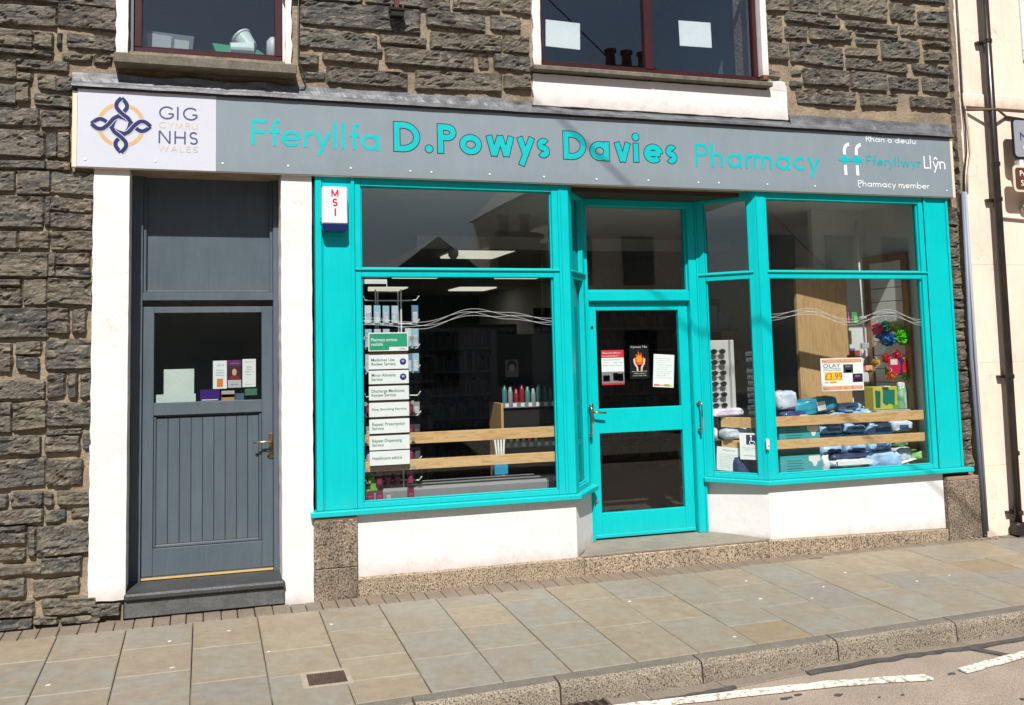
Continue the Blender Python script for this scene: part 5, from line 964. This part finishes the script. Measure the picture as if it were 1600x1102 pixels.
for z0, z1, l_ in ((.601,.795,'lower teal carton with pants picture at the left of the right window'),(.885,1.055,'upper teal carton with pants picture behind the lower pine rail')):
    c_ = bx('teal_carton', (3.985,4.40,.14,.42,z0,z1), TBX, None, .003); tag(c_, l_, 'carton', 'teal cartons in the right window')
    for k in range(6): bx('print', (4.05,4.22-.02*(k % 2),.1392,.1397,z0+.03+k*.022,z0+.038+k*.022), colr((.02,.16,.2)), c_)
    MB().prism([(4.27,z1-.015),(4.385,z1-.015),(4.39,z1-.055),(4.36,z1-.07),(4.345,z1-.105),(4.32,z1-.105),(4.305,z1-.07),(4.272,z1-.055)], .1385,.1396).build('pants_picture', WPR, c_)
    for k in range(4): bx('print', (4.25+k*.034,4.276+k*.034,.1392,.1397,z0+.012,z0+.035), WPR, c_)
cb = bx('carton_base', (3.99,4.40,.15,.42,.7955,.8845), colr((.03,.12,.14)), None, .003); tag(cb, 'dark teal carton between the two teal cartons in the right window', 'carton')
for i, (a, b_, c_, d_, rt) in enumerate([(5.20,5.44,.605,.64,8),(5.16,5.42,.64,.66,-12),(5.30,5.50,.66,.675,15)]):
    o = bx('paper_sheet', (a,b_,.14,.30,c_,c_+.004), PAPER, None, 0, Matrix.Translation((a,.2,c_)) @ Matrix.Rotation(R(rt),4,'Y') @ Matrix.Translation((-a,-.2,-c_))); tag(o, ['loose white sheet lowest in the right corner of the right window','loose white sheet sloping against the blue pack in the right window','loose white sheet uppermost in the right corner of the right window'][i], 'paper')
for i, (a, b_, c_, d_, y_, M_, l_) in enumerate([
    (4.66,4.90,1.14,1.215,.24,LB,'small light blue pack crossing the top of the pile behind the teal pack'),(5.02,5.24,1.036,1.12,.22,WF,'white pack between the top of the pile and the sponge box'),
    (5.27,5.42,.68,.79,.24,WF,'crumpled clear pack lying in the right corner of the window'),(5.40,5.54,.68,.76,.22,mat('green_film',(.05,.3,.06),(.3,.5,.2),.25,scale=12,bump=.7,bscale=22),'green and white pack in the far right corner of the window'),
    (5.28,5.44,.80,.90,.30,mat('green_film',(.05,.3,.06),(.3,.5,.2),.25,scale=12,bump=.7,bscale=22),'green pack behind the lower pine rail at the right'),(5.28,5.50,.93,1.03,.30,WF,'clear pack behind the gap between the rails at the right'),
    (4.22,4.46,1.0,1.09,.30,TB,'teal pack lying behind the upper teal carton'),(4.41,4.48,.61,.78,.18,WF,'narrow white pack standing beside the lower teal carton')]):
    pillow('small_pack', a, b_, y_-.06, y_+.08, c_, d_, M_, 120+i, l_, 'pack', rot=(-7,5,12,-10,4,-5,3,0)[i], band=(colr((.04,.1,.25)),.3,.7,.35,.65) if i in (0,1,5) else None)
for i, (x_, y_, z_, c_) in enumerate([(5.20,.74,2.05,(.5,.1,.3)),(5.28,.72,2.05,(.1,.35,.1)),(5.36,.60,1.30,(.6,.45,.05)),(5.22,.70,1.70,(.1,.2,.45)),(5.30,.66,1.72,(.5,.5,.5))]):
    o = thing('hanging_pack', (x_,y_,z_-.12), ['pink','green','yellow','blue','pale grey'][i]+' carded pack hanging on the slat panel in the right window', 'hanging pack', 'carded packs on the slat panel'); bx('card', (x_,x_+.06,y_,y_+.004,z_-.12,z_), colr(c_), o, .001); bx('blister', (x_+.008,x_+.052,y_-.02,y_-.0005,z_-.11,z_-.04), colr(tuple(min(1,q*1.5) for q in c_)), o, .005)
# bath sponges hanging on the slat panel
def puff(name, c, r, M, label, group, seed):
    r_ = random.Random(seed); V = []; F = []; k = 0
    for i in range(240):
        dd = Vector((r_.gauss(0,1), r_.gauss(0,1), r_.gauss(0,1))).normalized(); p = Vector(c)+dd*r*r_.uniform(.55,.9); a = dd.orthogonal().normalized(); b_ = dd.cross(a)
        s_ = r*.20; an = r_.uniform(0,6.28); a2 = a*math.cos(an)+b_*math.sin(an); b2 = dd*.8+b_*.4
        V += [p-a2*s_, p+a2*s_, p+a2*s_*.8+b2*s_, p+b2*s_*1.3, p-a2*s_*.8+b2*s_]; F.append((k,k+1,k+2,k+3,k+4)); k += 5
    V += [Vector(c)+Vector(q)*r*.75 for q in ((1,0,0),(-1,0,0),(0,1,0),(0,-1,0),(0,0,1),(0,0,-1))]
    F += [(k+a, k+b_, k+e) for a in (0,1) for b_ in (2,3) for e in (4,5)]
    o = MB().add([tuple(v) for v in V], F).build(name, M); tag(o, label, 'bath puff', group)
    MB().tube([(c[0],c[1],c[2]+r*.7),(c[0]+.01,c[1],c[2]+r*1.3),(c[0]-.01,c[1],c[2]+r*1.5)], .0025, 5).build('cord', WPR, o)
for i, (c_, r_, col_, l_) in enumerate([((5.33,.45,1.885),.055,(.72,.12,.28),'pink'),((5.40,.40,1.78),.070,(.02,.13,.36),'deep blue'),((5.50,.40,1.90),.055,(.55,.6,.08),'yellow'),((5.53,.36,1.80),.078,(.09,.52,.02),'bright green'),((5.52,.55,1.90),.06,(.01,.13,.08),'dark green'),((5.50,.62,1.84),.055,(.05,.12,.2),'slate blue')]):
    puff('bath_puff', c_, r_, flat('net_'+l_.replace(' ','_'), col_, .85), l_+' netting bath puff hanging in the right window', 'bath puffs on the slat panel', i)
mg = [((5.46,.40,1.52),(.6,.02,.08),'red and white oval brush pack'),((5.50,.38,1.53),(.05,.02,.1),'dark purple oval brush pack'),((5.54,.36,1.52),(.65,.18,.01),'orange oval brush pack'),((5.56,.34,1.50),(.6,.02,.03),'scarlet oval brush pack')]
for i, (c_, col_, l_) in enumerate(mg):
    o = thing('brush_pack', c_, l_+' hanging in the right window', 'brush', 'brushes on the slat panel')
    V = MB(Matrix.Translation(c_) @ Matrix.Rotation(R(-55+12*i),4,'Z')); V.prism([(.055*math.cos(t), .085*math.sin(t)) for t in [k*6.283/16 for k in range(16)]], -.008,.008); V.build('pad', colr(col_), o, .002)
    W_ = MB(Matrix.Translation(c_) @ Matrix.Rotation(R(-55+12*i),4,'Z')); W_.prism([(-.03,.02),(.03,.02),(.03,.07),(-.03,.07)], -.011,-.0085); W_.build('card', WPR if i == 0 else colr(tuple(q*.6 for q in col_)), o)
for i, (x_, y_, z_, w_, h_, c_, l_) in enumerate([(5.44,.50,1.40,.10,.12,(.10,.3,.03),'green backing card behind the brush packs'),(5.18,.66,1.46,.12,.22,(.35,.08,.06),'red and clear comb pack at the left of the slat panel'),(5.30,.62,1.47,.10,.09,(.45,.22,.16),'small orange oval item on the slat panel')]):
    o = thing('hanging_pack', (x_,y_,z_), l_, 'hanging pack'); bx('card', (x_,x_+w_,y_,y_+.006,z_,z_+h_), colr(c_), o, .002); bx('blister', (x_+.01,x_+w_-.01,y_-.02,y_-.001,z_+.01,z_+h_*.7), colr(tuple(min(1,q*1.6) for q in c_)), o, .006)
for i, (x_, y_, z_, r_, c_, l_) in enumerate([(5.40,.44,1.60,.045,(.62,.03,.03),'small red toy hanging above the brush packs'),(5.50,.40,1.635,.04,(.65,.03,.05),'crimson toy hanging under the bath puffs'),(5.555,.36,1.44,.05,(.06,.32,.03),'green toy hanging at the lower right of the brush packs'),(5.42,.40,1.44,.045,(.6,.12,.02),'orange red toy at the lower left of the brush packs'),(5.34,.50,1.56,.04,(.55,.35,.05),'amber toy hanging left of the brush packs')]):
    puff('bath_toy', (x_,y_,z_), r_, flat('toy_%d' % i, c_, .8), l_, 'toys hanging round the brush packs', 40+i)
gb = thing('sponge_box', (5.30,.4,1.12), 'yellow and green window box of dark green sponges above the upper rail', 'box')
bx('carton', (5.17,5.44,.36,.48,1.13,1.34), colr((.45,.42,.07)), gb, .003); MB().prism([(5.19,1.15),(5.24,1.15),(5.25,1.30),(5.19,1.31)], .357,.3598).build('window', colr((.01,.12,.09)), gb)
MB().prism([(5.27,1.20),(5.31,1.17),(5.35,1.19),(5.40,1.17),(5.41,1.31),(5.28,1.31)], .355,.3598).build('window', colr((.01,.16,.12)), gb); bx('leaf_print', (5.38,5.44,.357,.3598,1.13,1.17), colr((.1,.35,.03)), gb); bx('flap', (5.27,5.34,.33,.38,1.3405,1.346), PAPER, gb)
for i, x_ in enumerate((5.47,5.53)):
    o = MB().lathe((x_,.36+.03*i,1.13), [(.03,0),(.034,.01),(.034,.17),(.028,.19),(.02,.21)], 14).build('spray_can', mat('can_green',(.03,.3,.10),(.55,.6,.55),.25,scale=9), smooth=True); tag(o, ['silver green spray can nearer the sponge box','silver green spray can at the right end above the rail'][i], 'spray can', 'spray cans above the rail')
    MB().lathe((x_,.36+.03*i,1.341), [(.022,0),(.022,.03),(.01,.035)], 12).build('cap', WPR, o)
sb = thing('shelf_riser', (5.36,.42,.6), 'wire and panel riser shelf holding the boxes at the right end of the window', 'shelf')
bx('shelf', (5.15,5.552,.30,.52,1.112,1.128), colr((.35,.35,.34)), sb, .002)
for x_ in (5.16,5.54): bx('leg', (x_,x_+.01,.50,.515,.601,1.1115), colr((.3,.3,.3)), sb)
rd = thing('price_rail', (5.15,.35,2.3), 'white hanging rod with clear clip in the right window', 'rod')
MB().tube([(5.12,.40,2.90),(5.13,.40,2.3),(5.14,.40,1.75)], .009, 8).build('rod', WPR, rd, smooth=True); bx('clip', (5.10,5.18,.385,.415,1.70,1.75), colr((.35,.36,.38)), rd, .004); bx('clip', (5.10,5.17,.385,.415,1.97,2.0), colr((.35,.36,.38)), rd, .004)
# sunglasses stand behind the splayed window
ss = thing('glasses_stand', (3.62,.42,1.15), 'white spectacle display stand with dark glasses in rows behind the splayed window', 'display stand')
bx('panel', (3.47,3.74,.46,.475,1.13,1.80), colr((.5,.49,.48)), ss, .006); bx('side_panel', (3.725,3.76,.42,.4595,1.13,1.80), colr((.5,.49,.48)), ss, .004)
MB().lathe((3.60,.50,.602), [(.13,0),(.13,.02),(.02,.03),(.02,.53)], 14).build('pole', colr((.3,.3,.3)), ss)
for k in range(6):
    z_ = 1.70-.095*k; b = MB()
    for s_ in (-1,1): b.tube([(3.60+s_*.042+.030*math.cos(t), .425, z_+.02*math.sin(t)) for t in [q*6.283/10 for q in range(11)]], .004, 5); b.prism([(3.60+s_*.042+.028*math.cos(t), z_+.018*math.sin(t)) for t in [q*6.283/10 for q in range(10)]], .424,.426); b.tube([(3.60+s_*.072,.425,z_+.01),(3.60+s_*.075,.455,z_+.008)], .003, 5)
    b.tube([(3.588,.425,z_+.005),(3.612,.425,z_+.005)], .003, 5); o = b.build('spectacles', colr((.012,.011,.011))); tag(o, ['topmost','second from top','third from top','fourth from top','fifth from top','lowest'][k]+' dark spectacles on the white display stand', 'spectacles', 'spectacles on the stand')
for k in range(11):
    z_ = 1.66-.052*k; c_ = (.02,.04,.12) if k == 2 else (.62,.63,.65)
    o = bx('price_tag', (3.80+.004*(k % 3),3.88,.30,.306,z_,z_+.036), colr(c_), None, .001, Matrix.Translation((3.84,.3,z_)) @ Matrix.Rotation(R(rnd.uniform(-9,9)),4,'Y') @ Matrix.Translation((-3.84,-.3,-z_))); tag(o, ['topmost','second','dark blue third','fourth','fifth','middle','seventh','eighth','ninth','second lowest','lowest'][k]+' small tag of the column right of the spectacle stand', 'tag', 'tags hanging beside the spectacle stand')
    bx('barcode', (3.815,3.865,.2992,.2997,z_+.008,z_+.014), DK, o)
pillow('pad_pack', 3.46,3.80,.34,.50,1.13,1.20, LIL, 61, 'lilac and white pack on the rail of the splayed window', 'pad pack'); pillow('pad_pack', 3.42,3.56,.40,.52,.935,1.035, LIL, 62, 'lilac pack between the rails of the splayed window', 'pad pack'); pillow('pad_pack', 3.56,3.84,.28,.44,.935,1.03, WF, 63, 'pale blue pack between the rails of the splayed window', 'pad pack'); pillow('pad_pack', 3.62,3.86,.22,.40,.602,.80, NB_, 64, 'dark navy pack at the foot of the splayed window', 'pad pack')
dk2 = shell('display_deck', (3.44,3.745,.44,.60,.5766,.60), flat('deck_grey',(.13,.13,.135),.6))
for z in (.93,1.128): bx('wire_shelf', (3.44,3.86,.40,.60,z-.004,z), colr((.2,.2,.2)), dk2)

# wire rack with packs behind the service sign
rk = thing('wire_rack', (.58,.2,.62), 'white wire display rack behind the service plates in the left window', 'wire rack')
WW = flat('white_wire', (.72,.73,.75), .35)
for P in ([(.36,.19,2.30),(.575,.19,2.30),(.575,.19,2.24)], [(.485,.19,.62),(.485,.19,2.238),(.685,.19,2.24),(.685,.19,.62)], [(.505,.205,1.9),(.505,.205,2.22),(.665,.205,2.22),(.665,.205,1.9)]): MB().tube(P, .0062, 6).build('wire', WW, rk)
for z in (2.15,1.97,1.78,1.62,1.42,1.27,1.10,.93,.78): MB().tube([(.375,.10,z+.03),(.39,.12,z),(.475,.19,z),(.70,.19,z),(.79,.12,z),(.808,.10,z+.03)], .005, 6).build('peg', WW, rk)
bx('topper', (.37,.575,.185,.188,2.28,2.315), WPR, rk)
cl = [(.40,.48,.55),(.25,.42,.50),(.5,.55,.6),(.12,.2,.3)]; cm = [(.14,.012,.05),(.04,.035,.04),(.24,.22,.23),(.12,.012,.04)]
k = 0
for row, z in enumerate((2.11,1.93,1.74,1.37,1.20,1.03,.85,.72)):
    for col_i, x_ in enumerate((.39,.46,.535,.605,.70,.755)):
        k += 1
        if rnd.random() < .12: continue
        top = z > 1.6; c_ = rnd.choice(cl if top else cm); w_ = .052; h_ = .15 if top else .10
        y_ = .13 if x_ < .5 or x_ > .69 else .165
        o = thing('blister_pack', (x_,y_,z-h_), (['top','second','third','fourth','fifth','sixth','seventh','bottom'][row]+' row, '+['leftmost','second from left','third from left','fourth from left','fifth from left','rightmost'][col_i]+(' pale clear blister pack on the wire rack' if top else ' hair accessory pack on the wire rack')), 'blister pack', 'pale blister packs on the wire rack' if top else 'hair accessory packs on the wire rack')
        bx('card', (x_,x_+w_,y_,y_+.004,z-h_,z), colr(c_), o, .001); bx('blister', (x_+.006,x_+w_-.006,y_-.016,y_-.0005,z-h_+.01,z-h_*.35), mat('blister',(.5,.56,.62),(.3,.35,.4),.12,scale=20) if top else colr(tuple(min(1,q*1.7) for q in c_)), o, .005)
for i, x_ in enumerate((.40,.45,.43)):
    o = pillow('green_net', x_-.03,x_+.03,.14,.18,.66+.05*i,.73+.05*i, colr((.12,.3,.04)), 80+i, ['bright green scrunchie lowest at the foot of the wire rack','bright green scrunchie beside the lowest one on the wire rack','bright green scrunchie above the other two on the wire rack'][i], 'scrunchie', 'green scrunchies')
# shelves of stock deeper inside, seen through the left window and the door
def gondola(x0, x1, y, z0, z1, rows, label, seed, pal, wd=.045):
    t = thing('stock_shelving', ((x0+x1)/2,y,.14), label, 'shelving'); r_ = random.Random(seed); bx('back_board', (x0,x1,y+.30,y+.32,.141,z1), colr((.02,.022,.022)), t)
    for k in range(rows):
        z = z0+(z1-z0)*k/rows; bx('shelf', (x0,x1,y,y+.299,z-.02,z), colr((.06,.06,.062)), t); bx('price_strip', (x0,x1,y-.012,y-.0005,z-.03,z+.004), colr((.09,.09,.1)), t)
        g = {}
        x_ = x0+.01
        while x_ < x1-wd:
            w_ = r_.uniform(wd*.6,wd*1.5); h_ = (z1-z0)/rows*r_.uniform(.45,.8); c_ = r_.choice(pal)
            g.setdefault(c_, MB()).box(x_,x_+w_*.86,y+.02,y+.12,z+.0005,z+h_); x_ += w_
        for c_, b in g.items(): b.build('stock', colr(c_), t, kind='stuff')
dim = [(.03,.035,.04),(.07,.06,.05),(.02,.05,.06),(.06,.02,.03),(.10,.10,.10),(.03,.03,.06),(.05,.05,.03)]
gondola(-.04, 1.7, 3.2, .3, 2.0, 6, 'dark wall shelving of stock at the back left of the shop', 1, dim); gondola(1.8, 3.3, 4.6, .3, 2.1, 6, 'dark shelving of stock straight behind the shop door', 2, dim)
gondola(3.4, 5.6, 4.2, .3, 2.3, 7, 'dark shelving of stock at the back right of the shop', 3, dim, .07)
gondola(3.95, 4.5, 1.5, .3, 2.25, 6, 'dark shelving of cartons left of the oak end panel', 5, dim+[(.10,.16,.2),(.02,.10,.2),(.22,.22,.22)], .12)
gs_ = thing('aerosol_shelf', (2.1,1.3,.14), 'low oak ended shelf unit with toiletries seen through the right of the left window', 'shelf unit')
bx('side_panel', (1.80,1.825,1.15,1.5,.141,1.27), OAK, gs_, .002); bx('back_board', (1.826,2.75,1.48,1.5,.141,1.9), colr((.015,.015,.018)), gs_)
for z in (1.26,.90,.58): bx('shelf', (1.826,2.75,1.19,1.479,z-.015,z), colr((.12,.12,.12)), gs_); bx('price_strip', (1.826,2.75,1.175,1.1895,z-.035,z+.012), colr((.20,.20,.22)), gs_); [bx('price_ticket', (1.85+.075*q,1.885+.075*q,1.172,1.1745,z-.028,z+.006), WPR, gs_) for q in range(11)]
bx('poster_strip', (1.84,2.7,1.182,1.189,.99,1.20), colr((.02,.015,.015)), gs_)
colA = [(.10,.32,.34),(.38,.44,.42),(.42,.03,.04),(.42,.03,.04),(.12,.34,.33),(.35,.42,.40),(.12,.34,.33),(.10,.30,.22),(.12,.34,.33),(.40,.42,.4)]
for k in range(10):
    x_ = 1.87+.056*k; c_ = colA[k]; o = MB().lathe((x_,1.25,1.2605), [(.022,0),(.023,.004),(.023,.12-.02*(k % 3)),(.018,.14-.02*(k % 3)),(.014,.145-.02*(k % 3)),(.014,.17-.02*(k % 3)),(.003,.172-.02*(k % 3))], 12).build('aerosol_can', flat('can_%d' % k, tuple(q*.6 for q in c_), .3), smooth=True)
    nm = 'red' if c_[0] > .41 and c_[1] < .1 else ('white' if c_[0] > .3 else 'teal'); tag(o, nm+' aerosol can on the oak ended shelf, '+['first','second','third','fourth','fifth','sixth','seventh','eighth','ninth','tenth'][k]+' from the oak panel', 'aerosol', nm+' aerosols on the shelf')
for k in range(7):
    x_ = 1.86+.06*k; o = MB().lathe((x_,1.24,.9005), [(.020,0),(.021,.08+.02*(k % 2)),(.012,.10+.02*(k % 2)),(.012,.125)], 10).build('lotion_bottle', colr([(.45,.1,.15),(.15,.45,.25),(.4,.25,.1),(.1,.3,.4)][k % 4]), smooth=True); tag(o, ['pink','green','amber','blue'][k % 4]+' lotion bottle under the aerosols, '+['first','second','third','fourth','fifth','sixth','seventh'][k]+' from the oak panel', 'bottle', ['pink','green','amber','blue'][k % 4]+' lotion bottles')
o = thing('tooth_brush_pack', (1.62,.7,.7), 'white and blue hanging pack between the pine rails of the left window', 'hanging pack'); [MB().tube([(1.59+.03*q,.72,1.03),(1.60+.022*q,.70,.90),(1.605+.02*q,.70,.80)], .009, 6).build('handle', WPR, o) for q in range(4)]; bx('pouch', (1.58,1.70,.69,.71,.70,.79), colr((.03,.28,.45)), o, .004)
o = card('face_poster', 1.90,2.03,1.50,1.66,1.3, 'small dim portrait card above the cans inside the left window', 'poster', colr((.16,.14,.14))); MB().prism([(1.965+.028*math.cos(t), 1.585+.038*math.sin(t)) for t in [i*6.283/14 for i in range(14)]], 1.2985,1.2992).build('portrait_face', colr((.34,.25,.22)), o); MB().prism([(1.92,1.56),(1.925,1.64),(1.965,1.655),(2.005,1.64),(2.01,1.56),(1.985,1.62),(1.945,1.62)], 1.2975,1.2983).build('portrait_hair', colr((.03,.02,.02)), o)

# ============================================================ ACROSS THE STREET (seen as reflections in the glass; end terraces raised to block sky light)
def house(x0, x1, yf, depth, ze, zr, label, chim, M=CREAM, gable=False):
    t = thing('terraced_house', ((x0+x1)/2,yf,-.06), label, 'house')
    w = bx('wall', (x0,x1,yf-depth,yf,-.1,ze), M, t)
    if gable:
        xm = (x0+x1)/2; V = [(x0-.2,ze),(x1+.2,ze),(xm,zr)]; MB().prism(V, yf-depth, yf+.02).build('roof', SLATE, t)
    else:
        MB().add([(x0,yf+.25,ze),(x1,yf+.25,ze),(x1,yf-depth/2,zr),(x0,yf-depth/2,zr),(x0,yf-depth-.2,ze),(x1,yf-depth-.2,ze)], [(0,1,2,3),(3,2,5,4),(0,3,4),(1,5,2),(0,4,5,1)]).build('roof', SLATE, t)
    n = int((x1-x0)/1.8)
    for k in range(n):
        for zz in ([.9,3.4] if ze > 4.5 else [.9]):
            xx = x0+(k+.5)*(x1-x0)/n; bx('window', (xx-.45,xx+.45,yf+.001,yf+.05,zz,zz+1.3), colr((.03,.035,.045)), t)
    for cx, cy, cw, z0, z1, pots in chim:
        c = bx('chimney', (cx-cw/2,cx+cw/2,cy-.35,cy+.35,z0,z1), flat('chimney_brick',(.14,.10,.07),.9), t); bx('chimney_cap', (cx-cw/2-.08,cx+cw/2+.08,cy-.43,cy+.43,z1-.16,z1-.05), flat('chimney_brick',(.14,.10,.07),.9), c)
        for q in range(pots): MB().lathe((cx-cw/2+cw*(q+.5)/pots,cy,z1), [(.15,0),(.12,.4),(.17,.42),(.17,.5),(.12,.52)], 10).build('chimney_pot', flat('pot_clay',(.2,.10,.06),.8), c)
house(-22, 2.4, -14, 7, 6.8, 8.6, 'tall terrace across the street on the left, seen only as a reflection, made tall and dark to block sky light', [(-8,-17,1.2,6,9.5,3)], flat('dark_terrace',(.13,.115,.10)))  # height and dark walls shaped to keep low sky light off the shopfront
house(1.8, 7.4, -14, 6, 2.3, 4.5, 'slate roofed cottage with twin pot chimney across the street, seen only as a reflection', [(6.9,-15,1.15,2.3,4.75,2)], WHITE, True)
house(7.6, 13.0, -14, 7, 5.9, 8.6, 'tall gabled house with chimney across the street, seen only as a reflection', [(10.1,-14.6,1.4,6,9.2,3)], CREAM, True)
house(13.2, 30, -14, 7, 7.2, 9.6, 'terrace further up the street, seen only as a reflection, made taller to block sky light', [(16,-17,1.2,6,8,2)])  # raised to cut the sky fill in the facade's shadows
